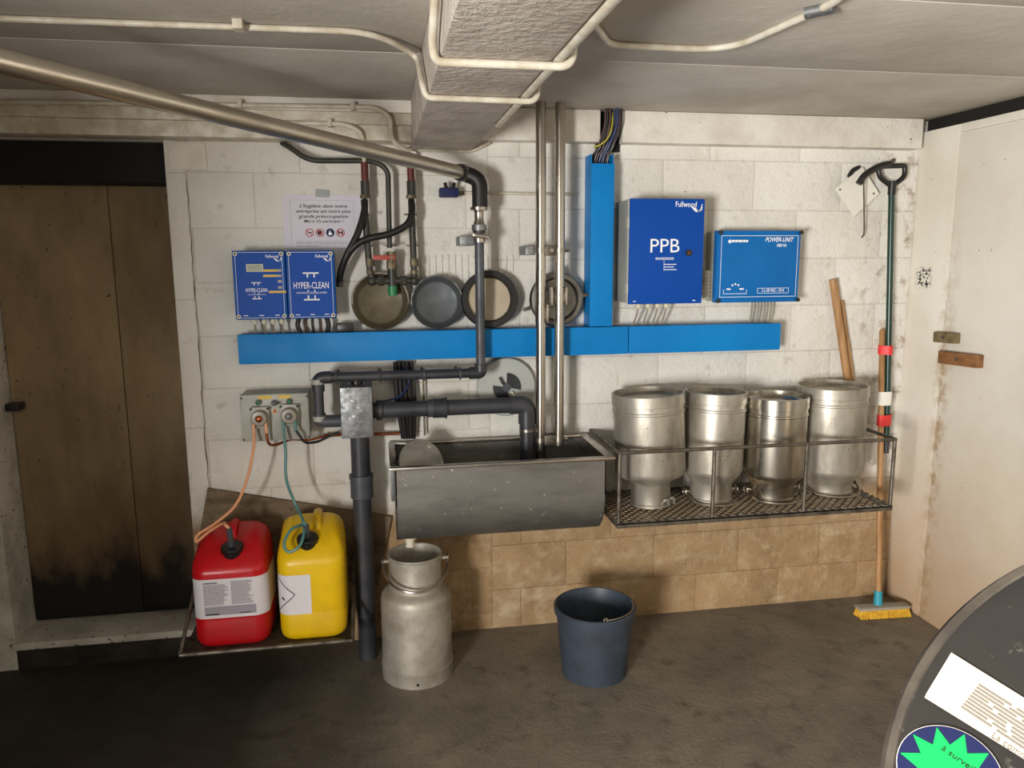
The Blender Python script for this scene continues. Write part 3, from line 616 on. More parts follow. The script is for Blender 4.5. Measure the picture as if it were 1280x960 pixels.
for px in (420, 475, 530, 575):
    x = A(px, 466, YV).x; o = MB().tube([V(x, YV+math.cos(i*.3927)*.021, zh+math.sin(i*.3927)*.021) for i in range(16)], .004, 8, closed=True).build('pipe_clip', 'pvc', t)
    MB().cyl(V(x, YV+.015, zh), V(x, -.001, zh), .006, seg=10).build('clip_stem', 'pvc', o)

# ------------------------------------------------------------------ two upright stainless pipes
def upright(px, label, zbot):
    p = FL(px, 128, ZC); x, y = p.x, -.165; x = A(px, 330, y).x
    t = thing('steel_pipe', label, 'pipe', (x, y, zbot), 'upright stainless pipes')
    MB().tube([V(x, y, zbot), V(x, y, ZC+.003)], .0195, 24).build('tube', 'steel', t)
    return t, x, y
tA, xA, yA = upright(676, 'left of the two upright stainless pipes dropping into the trough', .66)
tB, xB, yB = upright(699.5, 'right of the two upright stainless pipes dropping into the trough', A(699, 556, -.165).z)
z1, z2 = A(676, 380, yA).z-.0, A(676, 403, yA).z
MB().cyl(V(xA, yA, A(676, 403, yA).z), V(xA, yA, A(676, 381, yA).z), .0212).build('sleeve', 'steel', tA)
MB().cyl(V(xB, yB, A(699, 380, yB).z), V(xB, yB, A(699, 360, yB).z), .0212).build('sleeve', 'steel', tB)
for tt, x, zc in ((tA, xA, A(676, 392, yA).z), (tB, xB, A(699, 370, yB).z)):
    MB().box((x+.018, yA-.022, zc-.035), (x+.026, yA+.022, zc+.035), .002).build('flange', 'steel', tt)
MB().box((xB-.036, yB-.02, A(699, 370, yB).z-.035), (xB-.030, yB+.02, A(699, 370, yB).z+.035), .002).build('flange', 'steel', tB)
for zc, w_ in ((A(690, 313, yA).z, 1), (A(690, 549, yA).z, 0)):
    o = thing('pipe_bracket', 'steel bracket holding the two upright pipes '+('near the blue trunking' if w_ else 'just above the trough'), 'bracket', ((xA+xB)/2, -.1, zc-.02), 'upright pipe brackets')
    MB().box((xA-.055 if w_ else xA-.03, -.15, zc-.017), (xA-.018, -.001, zc+.017), .004).build('arm', 'galv', o)
    MB().box((xA+.012, yA-.02, zc-.02), (xB-.012, yA+.03, zc+.02), .004).build('clamp_block', 'iron', o)
    for x in (xA, xB):
        MB().cyl(V(x, yA, zc-.009), V(x, yA, zc+.009), .0225).build('clamp_ring', 'steel', o)
    MB().cyl(V((xA+xB)/2, yA-.018, zc), V((xA+xB)/2, yA-.032, zc), .008, seg=6).build('bolt', 'steel', o)
    MB().cyl(V(xB+.02, yA-.005, zc), V(xB+.036, yA-.005, zc), .006, seg=8).build('bolt', 'steel', o)

# ------------------------------------------------------------------ tap manifold on the wall
YM = -.075
def P_(x, y, Y=YM): return A(x, y, Y)
t = thing('tap_manifold', 'greenish brass pipe manifold with red lever above the olive lid', 'pipework', P_(490, 365))
zt_ = P_(490, 351).z; xL, xC, xRt = P_(464, 340).x, P_(490, 340).x, P_(518, 340).x
MB().tube(smooth_path([P_(455, 250), P_(461, 325), V(xL, YM, zt_), V(xRt, YM, zt_), P_(517, 325), P_(514, 250)], [0, .02, .025, .025, .02, 0], 6), .0125, 16).build('pipe_loop', 'oxid', t)
for x, z in ((xL+.002, zt_), (xRt-.002, zt_)): MB().sphere((x, YM, z), .019).build('elbow', 'oxid', t)
for px, py, r_, h_ in ((463, 328, .017, .03), (518, 328, .017, .03), (463, 340, .015, .012), (518, 340, .015, .012)):
    q = P_(px, py); MB().cyl(q-V(0, 0, h_/2), q+V(0, 0, h_/2), r_, seg=8).build('nut', 'brass', t)
for dx in (-.042, .042): MB().cyl(V(xC+dx-.012, YM, zt_), V(xC+dx+.012, YM, zt_), .018, seg=8).build('nut', 'oxid', t)
MB().cyl(V(xC, YM, zt_-.022), V(xC, YM, zt_+.05), .017, seg=16).build('valve_body', 'oxid', t)
MB().cyl(V(xC, YM, zt_+.045), V(xC, YM, zt_+.075), .02, seg=8).build('nut', 'brass', t)
MB().cyl(V(xC, YM, zt_-.055), V(xC, YM, zt_-.02), .0165, .019, seg=14).build('spout', 'green', t)
z = P_(480, 322).z; MB().box((P_(466, 322).x, YM-.028, z-.009), (xC+.014, YM-.022, z+.009), .002).build('lever', 'redlever', t)
MB().cyl(V(xC, YM, z-.022), V(xC, YM, z+.022), .018, seg=12).build('ball_valve', 'brass', t)
MB().cyl(V(xC, YM-.03, z), V(xC, YM, z), .007, seg=10).build('lever_pin', 'brass', t)
for px in (456.5, 514):
    q = P_(px, 236); MB().cyl(q-V(0, 0, .028), q+V(0, 0, .028), .0165, seg=10).build('coupling', 'oxid', t)
    q = P_(px, 246); MB().cyl(q-V(0, 0, .006), q+V(0, 0, .006), .019, seg=8).build('nut', 'brass', t)
    a_, b_ = P_(px-1, 203), P_(px, 228); MB().tube([b_, a_], .0135, 14).build('red_pipe', 'redpipe', t)
for px, py in ((460, 268), (464, 307), (513, 268), (516, 307), (489, 307)):
    q = P_(px, py); MB().box((q.x-.024, YM-.004, q.z-.003), (q.x+.024, YM+.005, q.z+.003), .001).build('saddle_clip', 'iron', t)
    MB().cyl(V(q.x, YM, q.z), V(q.x, -.001, q.z), .004, seg=8).build('clip_stem', 'iron', t)
tag(MB().tube(smooth_path([P_(353, 179, -.0), P_(362, 184, -.05), P_(386, 201), P_(468, 201), P_(485, 212), P_(487, 310)], [0, .02, .05, .03, .08, 0], 8), .0098, 14).build('water_pipe', 'oxid'), 'thin black water pipe leaving the wall and bending down to the red lever', 'pipe')
tag(MB().tube(spline([P_(456, 250), P_(455, 265, -.09), P_(447, 292, -.11), P_(434, 318, -.11), P_(427, 337, -.09), P_(424, 352, -.06)]), .0125, 14).build('rubber_hose', 'blackrub'), 'black rubber hose hanging straight from the left manifold coupling', 'hose')
tag(MB().tube(spline([P_(514, 250), P_(515, 264, -.1), P_(509, 280, -.115), P_(488, 292, -.12), P_(458, 299, -.12), P_(441, 310, -.115), P_(429, 330, -.09), P_(425, 343, -.075)]), .0125, 14).build('rubber_hose', 'blackrub'), 'black rubber hose swinging from the right manifold coupling across to the control box', 'hose')
q = P_(424, 352, -.06); tag(MB().cyl(q-V(.0, 0, .02), q+V(.004, 0, .01), .013, seg=10).build('hose_connector', 'oxid'), 'green hose connector beside the lettered HYPER-CLEAN box', 'connector')
# small white service pipes at the top of the wall
def pipe(name, pts, r, m, label, cat='pipe', rad=.05, seg=12, group=None): return tag(MB().tube(smooth_path(pts, rad, 6), r, seg).build(name, m), label, cat, group)
pipe('water_pipe', [A(-20, 127, -.152), A(470, 134, -.152), A(488, 146, -.152), A(489, 178, -.13), A(512, 189, -.09), A(513, 206, YM)], .0085, 'conduit', 'white painted pipe along the upper left beam bending down near the ceiling beam', rad=.06)
pipe('water_pipe', [A(330, 153, -.133), A(432, 155, -.133), A(452, 165, -.125), A(455, 184, -.09), A(455, 206, YM)], .0085, 'conduit', 'short white pipe on the upper left beam bending down to the manifold', rad=.06)
for px, py, yy in ((412, 154, -.133), (441, 133, -.152), (300, 130, -.152)):
    q = A(px, py, yy); tag(MB().box((q.x-.008, yy-.013, q.z-.014), (q.x+.008, yy+.018, q.z+.014), .003).build('pipe_clip', 'conduit'), 'white painted saddle clip on the '+{412: 'short lower pipe of the left beam', 441: 'upper beam pipe near its bend', 300: 'upper beam pipe above the notice'}[px], 'clip', 'beam pipe clips')
pipe('wire_conduit', [A(578, 241, -.012), A(722, 243, -.012)], .006, 'conduit', 'thin white pipe running behind the uprights to the vertical trunking', rad=.01)
q = A(723, 243, -.014); 
pipe('wire_conduit', [A(500, 186, -.02), A(540, 188, -.02), A(590, 189, -.02), A(612, 178, -.02)], .007, 'conduit', 'short white conduit on the wall under the ceiling beam', rad=.02)
q = A(562, 240, -.04)
t = thing('drain_valve', 'small dark blue valve with wing clips beside the black elbow', 'valve', (q.x, -.03, q.z-.02))
MB().box((q.x-.04, -.07, q.z-.02), (q.x+.032, -.015, q.z+.014), .006).build('body', 'navy', t)
for dx in (-.012, .012): MB().cyl(V(q.x+dx, -.05, q.z+.010), V(q.x+dx*1.5, -.05, q.z+.034), .007, seg=10).build('wing', 'blackpl', t)
MB().cyl(V(q.x+.03, -.03, q.z-.002), V(q.x+.055, -.02, q.z-.002), .008, seg=10).build('stub', 'brass', t)
MB().cyl(V(q.x, -.02, q.z), V(q.x, 0, q.z), .01, seg=10).build('mount', 'brass', t)

# ------------------------------------------------------------------ ceiling conduits
zc_ = ZC-.009; zu = 1.972-.009
def CC(x, y): return FL(x, y, zc_)
pA = [CC(-30, 22), CC(470, 41), CC(498, 64)]
pb0, pb1 = FL(533, 122, zu), FL(668, 131, zu)
tag(MB().tube(smooth_path([CC(-60, 21), CC(468, 40), V(.126, CC(497, 60).y, zc_-.02), V(.126, pb0.y, zu+.03), V(.135, pb0.y, zu), V(.418, pb0.y+.01, zu), V(.424, pb0.y+.02, zu+.05), V(.424, pb0.y+.03, ZC)], [0, .09, .05, .03, .02, .03, .03, 0], 7), .0078, 12).build('conduit', 'conduit'), 'painted conduit along the left ceiling dipping under the beam nearest the wall', 'conduit')
qb = FL(620, 80, zu); qx = FL(735, 55, zc_)
tag(MB().tube(smooth_path([V(.124, -2.4, zc_), V(.124, qb.y-.22, zc_), V(.124, qb.y-.02, zu+.03), V(.13, qb.y, zu), V(.418, qb.y, zu), V(.428, qb.y+.02, zc_-.02), CC(762, 56), CC(910, 63), CC(1034, 8), CC(1090, -30)], [0, .06, .05, .02, .03, .04, .05, .12, .05, 0], 7), .0088, 12).build('conduit', 'conduit'), 'painted conduit looping under the beam and across the right ceiling', 'conduit')
q = CC(1025, 12); tag(MB().cyl(q-V(.02, -.025, 0), q+V(.02, -.025, 0), .015, seg=12).build('conduit_coupling', 'galv'), 'grey coupling on the right ceiling conduit', 'coupling')
q = CC(298, 31); tag(MB().box((q.x-.012, q.y-.02, zc_-.013), (q.x+.012, q.y+.02, ZC+.001), .003).build('conduit_clip', 'conduit'), 'saddle clip on the left ceiling conduit', 'clip')
tag(MB().tube([V(.391, -5.6, 1.987), V(.391, FL(617, 163, zu).y, 1.987)], .0152, 16).build('conduit_pipe', 'conduit'), 'thick white pipe along the lower right edge of the ceiling beam', 'pipe')

# ------------------------------------------------------------------ dosing pump
YD = -.13; a, b = A(299, 494, YD), A(388, 549, YD); zA, zB = b.z, a.z; W, Hh = b.x-a.x, zB-zA
t = thing('dosing_pump', 'grey twin dosing pump box with two peristaltic heads', 'pump', ((a.x+b.x)/2, -.065, zA))
MB().box((a.x+.004, -.095, zA+.004), (b.x-.004, -.001, zB+.0), .005).build('housing', 'greyplast', t)
MB().box((a.x, YD, zA), (b.x, -.096, zB), .006).build('cover', 'greyplast', t)
for fx in (.02, .97):
    for fz in (.05, .93): MB().cyl(V(a.x+W*fx+.002, YD+.001, zA+Hh*fz), V(a.x+W*fx+.002, YD-.002, zA+Hh*fz), .0035, seg=10).build('screw', 'ink', t)
pl = Plane((a.x, YD, zA), (1, 0, 0), (0, 0, 1)); m = MB()
pl.rect(m, W*.27, Hh*.90, W*.46, Hh*.97); pl.rect(m, W*.56, Hh*.90, W*.74, Hh*.97); m.build('name_strip', 'yel', t, rec=False)
m = MB(); m.poly([pl.p(W*.46, Hh*.60), pl.p(W*.54, Hh*.60), pl.p(W*.50, Hh*.70)]); m.build('warning_triangle', 'blob', t, rec=False)
m = MB(); pl.text(m, '!', W*.5, Hh*.615, .011, None, .02, k=2); m.build('warning_mark', 'ink', t, rec=False)
for fx, mm in ((.27, 'green'), (.72, 'green')):
    o = MB().cyl(V(a.x+W*fx, YD+.002, zA+Hh*.84), V(a.x+W*fx, YD-.012, zA+Hh*.84), .0105, seg=18).build('indicator', 'blackpl', t)
    MB().sphere((a.x+W*fx, YD-.012, zA+Hh*.84), .006, (1, .5, 1)).build('lens', mm, o)
o = MB().cyl(V(a.x+W*.5, YD+.002, zA+Hh*.82), V(a.x+W*.5, YD-.014, zA+Hh*.82), .011, seg=18).build('selector', 'blackpl', t)
MB().obox((a.x+W*.5+.006, YD-.018, zA+Hh*.82), (1, 0, .1), (0, 0, 1), (0, 1, 0), .028, .008, .012, .002).build('pointer', 'blackpl', o)
for fx, fz, mm, hm_ in ((.29, .50, 'copper', 'orange'), (.72, .53, 'galv', 'greenhose')):
    cx, cz = a.x+W*fx, zA+Hh*fz
    o = MB().box((cx-.034, YD-.022, cz-.036), (cx+.034, YD+.001, cz+.046), .006).build('pump_head', 'greyplast', t)
    MB().lathe([(0, 0), (.030, 0), (.030, .02), (.026, .026), (0, .028)], (cx, YD-.02, cz+.006), (0, -1, 0), 30).build('cover_dome', 'shellplast', o)
    MB().tube(smooth_path([V(cx-.022, YD-.036, cz-.05), V(cx-.022, YD-.036, cz+.026), V(cx+.022, YD-.036, cz+.026), V(cx+.022, YD-.036, cz-.05)], .021, 8), .0055, 10).build('squeeze_tube', hm_, o)
    MB().sphere((cx, YD-.048, cz+.006), .013, (1, .5, 1)).build('rotor', mm, o)
    for dx in (-.03, .03): MB().cyl(V(cx+dx, YD-.02, cz+.039), V(cx+dx, YD-.027, cz+.039), .004, seg=8).build('head_screw', 'ink', o)
cxo, czo = a.x+W*.29, zA+Hh*.50-.05; cxg, czg = a.x+W*.72, zA+Hh*.53-.05
def cap_tip(px0, px1, dx, h, ln):                       # top of a canister's dip tube
    xa_, xb_ = A(px0, 800 if px0 < 300 else 790, -.33).x, A(px1, 790, -.33).x; sz = (A(224, 819, -.37).z+A(441, 802, -.37).z)/2-.002
    return V((xa_+xb_)/2+dx, -.2125-.1225*.55, sz+h-.062)+V(0, -.3, 1).normalized()*ln
cc_r, cc_y = cap_tip(243, 337, .01, .405, .10), cap_tip(349.5, 434, -.01, .42, .075)
hY = YD-.036
tag(MB().tube(spline([V(cxo-.022, hY, czo), A(317, 560, -.19), A(309, 598, -.2), A(294, 632, -.21), A(268, 655, -.23), A(248, 668, -.25), A(246, 677, -.25), A(262, 664, -.24), A(279, 654, -.27), cc_r+V(-.012, 0, .012), cc_r]), .0055, 10).build('hose', 'orange'), 'pale orange dosing hose curling down into the red canister', 'hose')
tag(MB().tube(spline([V(cxg-.022, hY, czg), A(357, 565, -.19), A(358, 600, -.2), A(370, 632, -.2), A(380, 655, -.28), A(376, 680, -.345), A(362, 690, -.352), A(355, 680, -.34), A(364, 662, -.31), A(380, 655, -.27), cc_y+V(-.012, 0, .012), cc_y]), .0055, 10).build('hose', 'greenhose'), 'green dosing hose looping down into the yellow canister', 'hose')
tag(MB().tube(spline([V(cxo+.022, hY, czo), A(336, 554, -.16), A(345, 556, -.13), A(365, 549, -.09), A(385, 550, -.08), A(408, 545, -.06), A(424, 544, -.05)]), .0052, 10).build('hose', 'copper'), 'orange outlet hose running from the dosing pump to the right', 'hose')
tag(MB().tube(spline([V(cxg+.022, hY, czg), A(375, 545, -.17), A(382, 553, -.14), A(397, 552, -.1), A(412, 545, -.07), A(424, 540, -.06)]), .0052, 10).build('hose', 'pvcdark'), 'dark outlet hose sagging from the right pump head', 'hose')
tag(MB().tube([A(405, 544, -.04), A(500, 542, -.04)], .006, 12).build('copper_tube', 'copper'), 'copper tube on the wall behind the metal float box', 'pipe')

# ------------------------------------------------------------------ metal float box and its pvc pipes
YB = -.23; a, b = A(424.5, 485, YB), A(467, 547, YB); zA, zB = b.z, a.z
t = thing('float_box', 'galvanised metal box with black cap joining the grey pipes', 'metal box', ((a.x+b.x)/2, -.14, zA))
MB().box((a.x, YB, zA), (b.x, -.06, zB), .004).build('body', 'galv', t)
MB().cyl(V((a.x+b.x)/2+.002, -.15, zB-.001), V((a.x+b.x)/2+.002, -.15, zB+.018), .022).build('cap', 'blackpl', t)
xc = (a.x+b.x)/2+.005; yc = -.14
t = thing('drain_pipe', 'thick grey plastic drain pipe falling from the metal box to the floor', 'pipe', (xc, yc, 0))
MB().cyl(V(xc, yc, .0), V(xc, yc, zA-.001), .036, seg=28).build('pipe', 'pvcdark', t)
zcl = A(449, 607, yc).z
MB().lathe([(.036, -.05), (.043, -.045), (.043, .03), (.046, .03), (.046, .045), (.036, .045)], (xc, yc, zcl)).build('socket', 'pvc', t)
zo = A(520, 511, yc).z; xe = A(659, 540, yc).x
t = thing('overflow_pipe', 'thick dark grey pipe from the metal box bending down into the trough', 'pipe', ((b.x+xe)/2, yc, .72))
MB().cyl(V(b.x+.001, yc, zo), V(xe-.03, yc, zo), .0305, seg=26).build('pipe', 'pvcdark', t)
MB().cyl(V(b.x+.012, yc, zo), V(b.x+.035, yc, zo), .038, seg=26).build('socket', 'pvcdark', t)
x1_ = A(541, 510, yc).x
MB().cyl(V(x1_, yc, zo), V(x1_+.045, yc, zo), .038, seg=26).build('coupling', 'pvcdark', t)
MB().cyl(V(x1_-.02, yc, zo), V(x1_, yc, zo), .0345, seg=26).build('coupling_neck', 'pvc', t)
MB().cyl(V(x1_+.045, yc, zo), V(x1_+.053, yc, zo), .041, seg=26).build('coupling_ring', 'pvcdark', t)
MB().tube(smooth_path([V(xe-.07, yc, zo), V(xe, yc, zo), V(xe, yc, zo-.075)], .045, 10), .0355, 24).build('elbow', 'pvcdark', t)
MB().cyl(V(xe, yc, .68), V(xe, yc, zo-.07), .0305, seg=26).build('down_pipe', 'pvcdark', t)
zz_ = A(659, 537, yc).z; MB().cyl(V(xe, yc, zz_-.005), V(xe, yc, zz_+.005), .0318, seg=26).build('hose_clamp', 'steel', t)
for i, (px, m) in enumerate(((496, 'blackrub'), (500, 'blackrub'), (505, 'blackpl'), (509, 'blackrub'), (514, 'blackpl'))):
    a_, b_ = A(px-2+i*.4, 452, -.03-.004*(i % 2)), A(px+8-i*1.2, 548, -.035)
    tag(MB().tube(spline([a_, (a_+b_)/2+V(.004*(i-2), -.012, 0), b_]), .0085, 10).build('cable', m), ORD[i]+' thick black cable from the left dropping behind the trough', 'cable', 'black cables behind the trough')
tag(MB().tube(spline([A(506, 457, -.05), A(511, 478, -.06), A(500, 495, -.07), A(482, 501, -.08), A(472, 501, -.1)]), .0035, 8).build('cable', 'wired'), 'thin blue cable curling from the trunking to the metal box', 'cable')
tag(MB().tube([A(529, 470, -.03), A(531, 544, -.03)], .004, 8).build('rod', 'brass'), 'thin metal rod on the wall behind the thick pipe', 'rod')

# ------------------------------------------------------------------ stainless wash trough
SX0, SX1, SY0, SY1, SZ = .022, .838, -.425, -.03, .847
t = thing('wash_trough', 'stainless steel wash trough with rounded front fixed to the wall', 'trough', ((SX0+SX1)/2, (SY0+SY1)/2, .54))
bx0, bx1, fy, by, zb2 = SX0+.018, SX1-.03, SY0+.022, SY1-.02, .532
prof = [V(0, fy, SZ-.004), V(0, fy, .70)]
for i in range(1, 10): a_ = i/9*math.pi/2; prof.append(V(0, fy+.145*(1-math.cos(a_)), .70-.168*math.sin(a_)))
for i in range(1, 10): a_ = math.pi/2-i/9*math.pi/2; prof.append(V(0, by-.145*(1-math.cos(a_)), .70-.168*math.sin(a_)))
prof.append(V(0, by, SZ-.004))
def inset(p, d): cx = (fy+by)/2; return V(0, p.y+(d if p.y < cx-.02 else -d if p.y > cx+.02 else 0), p.z+(d if p.z < .69 else 0))
inner = [inset(p, .004) for p in prof]; n = len(prof); m = MB()
for X, P2 in ((bx0, prof), (bx1, prof)): m.v += [V(X, q.y, q.z) for q in P2]
for i in range(n-1): m.f.append((i, i+1, n+i+1, n+i))
b0 = len(m.v); m.v += [V(bx0+.004, q.y, q.z) for q in inner]+[V(bx1-.004, q.y, q.z) for q in inner]
for i in range(n-1): m.f.append((b0+i, b0+n+i, b0+n+i+1, b0+i+1))
m.build('basin', 'basin', t, rec=False)
for X, s in ((bx0, 1), (bx1, -1)):
    e = MB().poly([V(X, q.y, q.z) for q in prof], .004, (s, 0, 0)); e.build('end_plate', 'basin', t)
m = MB().box((SX0, SY0, SZ-.012), (SX1, fy+.006, SZ), .003).box((SX0, by-.006, SZ-.012), (SX1, SY1, SZ), .003).box((SX0, fy+.006, SZ-.012), (bx0+.006, by-.006, SZ), .003).box((bx1-.006, fy+.006, SZ-.012), (SX1, by-.006, SZ), .003)
m.build('rim', 'steel', t)
p = A(513, 676, -.27); MB().lathe([(.0, 0), (.017, 0), (.017, .03), (.028, .034), (.028, .05), (0, .05)], (p.x, -.235, zb2-.046)).build('drain_outlet', 'beige', t)
MB().box((SX0+.005, -.03, .60), (SX0+.03, -.002, SZ), .003).build('wall_bracket', 'galv', t)
MB().box((SX1-.10, -.045, .52), (SX1-.075, -.002, .72), .003).build('wall_bracket', 'galv', t)
cdisc = A(521, 573, -.25); MBd = MB().lathe([(0, -.003), (.094, -.003), (.096, 0), (.094, .003), (0, .003)], A(527, 580, -.25), V(.45, -.8, .4), 44)
tag(MBd.build('strainer_disc', 'basin'), 'thin round steel disc standing inside the left end of the trough', 'disc')

# ------------------------------------------------------------------ churns
def bail(mb, c, r_ear, zpiv, drop, front, seg=16, rad=.005):
    pts = [V(c[0]+r_ear*math.cos(a), c[1]-abs(math.sin(a))*front, zpiv-drop*math.sin(a)) for a in [math.pi*i/seg for i in range(seg+1)]]
    mb.tube(pts, rad, 10)
# upright churn on the floor
c = V(.105, -.285, 0); rb = .132
t = thing('milk_churn', 'open aluminium milk churn standing on the floor under the trough outlet', 'milk churn', c)
zS, zN, zTop = A(523, 741, -.285).z, .415, A(523, 690, -.285).z
print('churn z', zS, zTop)
MB().lathe([(0, .012), (rb-.008, .012), (rb-.006, .0), (rb+.002, .0), (rb+.003, .046), (rb+.0045, .049), (rb+.0045, .054), (rb, .057), (rb-.001, zS-.012), (rb-.004, zS+.004), (rb-.012, zS+.016), (rb-.024, zS+.025), (.1, zS+.031), (.096, zS+.040), (.097, zTop-.012), (.103, zTop-.006), (.103, zTop), (.098, zTop), (.092, zTop-.01), (.091, zS+.04), (.096, zS+.025), (rb-.026, zS+.016), (rb-.012, zS-.006), (rb-.008, .03), (0, .025)], c, seg=56).build('body', 'alumatt', t)
qd = V(-.05, -.998, 0).normalized(); MB().cyl(c+qd*(rb-.004)+V(0, 0, .02), c+qd*(rb+.0045)+V(0, 0, .02), .0055, seg=10).build('drain_hole', 'ink', t)
zp = zTop-.028
for s in (-1, 1):
    MB().tube([V(c.x+s*.097, c.y, zp), V(c.x+s*.122, c.y, zp)], .008, 12).build('ear', 'alu', t)
    MB().tube([V(c.x+s*.121+math.cos(i*.5236)*.0, c.y+math.cos(i*.5236)*.012, zp+math.sin(i*.5236)*.012) for i in range(12)], .0045, 8, closed=True).build('ear_ring', 'steel', t)
m = MB(); zbl = A(523, 741, -.425).z; bail(m, c, .121, zp-.01, zp-.01-zbl, .140); m.build('handle', 'steel', t)
# four churns upside down in the rack
RZ = .59
def inverted(cx, cy, r, ztop, rn, zsh, mat_, label, tilt=(0, 0), long=False, handle=True, hx=0):
    t = thing('milk_churn', label, 'milk churn', (cx, cy, RZ), 'churns upside down on the wall rack'); hgt = ztop-RZ; s = zsh-RZ
    nk = .05 if not long else .085
    prof = [(rn-.006, .004), (rn, 0), (rn+.005, .002), (rn+.005, .012), (rn, .016), (rn, s-.034 if not long else s-.05), (rn+.005, s-.026 if not long else s-.036), (r-.012, s-.002), (r-.003, s+.009), (r, s+.024), (r, hgt-.045), (r+.004, hgt-.043), (r+.004, hgt-.002), (r+.002, hgt), (r-.004, hgt), (r-.006, hgt-.02), (r-.012, hgt-.026), (0, hgt-.026)]
    axis = V(tilt[0], tilt[1], 1).normalized()
    b_ = MB().lathe(prof, (cx, cy, RZ), axis, 52).build('body', mat_, t)
    MB().lathe([(r+.0005, hgt-.075), (r+.003, hgt-.072), (r+.003, hgt-.066), (r+.0005, hgt-.063)], (cx, cy, RZ), axis, 52).build('seam', mat_, b_)
    if handle:
        for sg in (-1, 1):
            e = V(cx+sg*(rn+.004), cy, RZ+.035)
            MB().tube([e, e+V(sg*.022, 0, .004)], .0065, 10).build('ear', 'steel', t)
            MB().tube([e+V(sg*.024, math.cos(i*.5236)*.014, math.sin(i*.5236)*.014+.002) for i in range(12)], .0042, 8, closed=True).build('ear_ring', 'steel', t)
        pts = [V(cx+(rn+.026)*math.cos(a_), cy-math.sin(a_)*(rn+.035), RZ+.034-.026*min(1, math.sin(a_)*1.6)) for a_ in [math.pi*i/20 for i in range(21)]]
        MB().tube(pts, .0048, 10).build('handle', 'steel', t)
    else:
        for sg in (.35, .75):
            a_ = -math.pi/2+sg; e = V(cx+math.cos(a_)*(rn+.008), cy+math.sin(a_)*(rn+.008), RZ+.02)
            MB().tube(spline([e+V(-.014, 0, 0), e+V(-.006, -.008, .018), e+V(.008, -.008, .018), e+V(.014, 0, -.004)]), .006, 10).build('ear_ring', 'alu', t)
    return t
zq = lambda px, py: A(px, py, -.3).z
inverted(1.055, -.215, .139, 1.045, .078, zq(800, 600), 'alu', 'leftmost upside-down churn on the rack, tilted, next to the trough', (-.045, .02), handle=False)
inverted(1.312, -.205, .119, 1.038, .084, zq(885, 600), 'alu', 'second upside-down churn from the trough, slim and stained', (.03, .02))
inverted(1.570, -.225, .124, 1.015, .087, zq(965, 600), 'churnsteel', 'shiniest upside-down churn on the rack, third from the trough', (0, .0))
inverted(1.850, -.185, .137, 1.043, .093, zq(1040, 598), 'alu', 'rightmost upside-down churn on the rack, in front of the wooden stick', (-.015, 0), long=True)

# ------------------------------------------------------------------ churn rack
KX0, KX1, KY0, KY1, KZ, KT = .857, 2.0, -.40, -.008, .578, .852
t = thing('churn_rack', 'iron wall rack with mesh floor holding the upside-down churns', 'rack', ((KX0+KX1)/2, (KY0+KY1)/2, KZ-.02))
m = MB().box((KX0, KY0, KZ-.016), (KX1, KY0+.006, KZ+.004)).box((KX0, KY0, KZ-.002), (KX1, KY0+.022, KZ+.003)); m.build('front_angle', 'iron', t)
MB().box((KX0, KY1-.006, KZ-.016), (KX1, KY1, KZ+.004)).build('back_angle', 'iron', t)
for X in (KX0, KX1-.006): MB().box((X, KY0+.006, KZ-.016), (X+.006, KY1-.006, KZ+.004)).build('side_angle', 'iron', t)
MB().tube([V(KX0, KY0+.008, KT), V(KX1, KY0+.008, KT)], .0075, 12).build('front_rail', 'iron', t)
for X in (KX0+.004, KX1-.004): MB().tube([V(X, KY0+.008, KT), V(X, -.002, KT)], .0075, 12).build('side_rail', 'iron', t)
for px in (774, 893, 1008, 1117):
    x = min(max(A(px, 600, KY0).x, KX0+.006), KX1-.006); MB().tube([V(x, KY0+.008, KZ), V(x, KY0+.008, KT)], .0075, 12).build('post', 'iron', t)
m = MB(); sp = .036; zz1 = KZ+.006
L1, L2 = KX1-KX0, KY1-KY0
k = -L2
while k < L1:                                           # expanded mesh: two families of diagonal strands
    for sgn in (1, -1):
        x0_, x1_ = k, k+L2
        y0_, y1_ = (KY0, KY1) if sgn > 0 else (KY1, KY0)
        ta, tb = max(0, -x0_/L2), min(1, (L1-x0_)/L2)
        if tb-ta > .02:
            pa = V(KX0+x0_+ta*L2, y0_+(y1_-y0_)*ta, zz1); pb = V(KX0+x0_+tb*L2, y0_+(y1_-y0_)*tb, zz1); d = (pb-pa)
            m.obox((pa+pb)/2, d, d.cross(V(0, 0, 1)), (0, 0, 1), d.length, .0055, .004)
    k += sp
o = m.build('mesh_floor', 'iron', t); o['kind'] = 'stuff'

# ------------------------------------------------------------------ canister shelf, board and canisters
a, b = A(224, 819, -.37), A(441, 802, -.37); SZT = (a.z+b.z)/2; YF = -.37
t = thing('canister_shelf', 'thin iron wall tray carrying the red and yellow canisters', 'shelf', ((a.x+b.x)/2, -.19, SZT-.01))
MB().box((a.x+.004, YF+.012, SZT-.008), (b.x-.004, -.004, SZT-.003)).build('base_plate', 'iron', t)
MB().tube([V(a.x, YF+.005, SZT), V(b.x, YF+.005, SZT)], .0085, 12).build('front_bar', 'iron', t)
tl_ = A(252, 625, -.02); tr_ = A(440, 645, -.02)
for X, P2 in ((a.x, V(a.x+.045, -.026, tl_.z-.14)), (b.x, V(b.x+.002, -.026, SZT+.20))): MB().tube([V(X, YF+.005, SZT), P2], .007, 10).build('strut', 'iron', t)
q0, q1 = A(259, 611, -.02), A(490, 646, -.02); d = (q1-q0).normalized(); up = V(-d.z, 0, d.x)
m = MB().obox((q0+q1)/2-up*.15+V(0, .010, 0), d, up, (0, 1, 0), (q1-q0).length, .30, .018, .002)
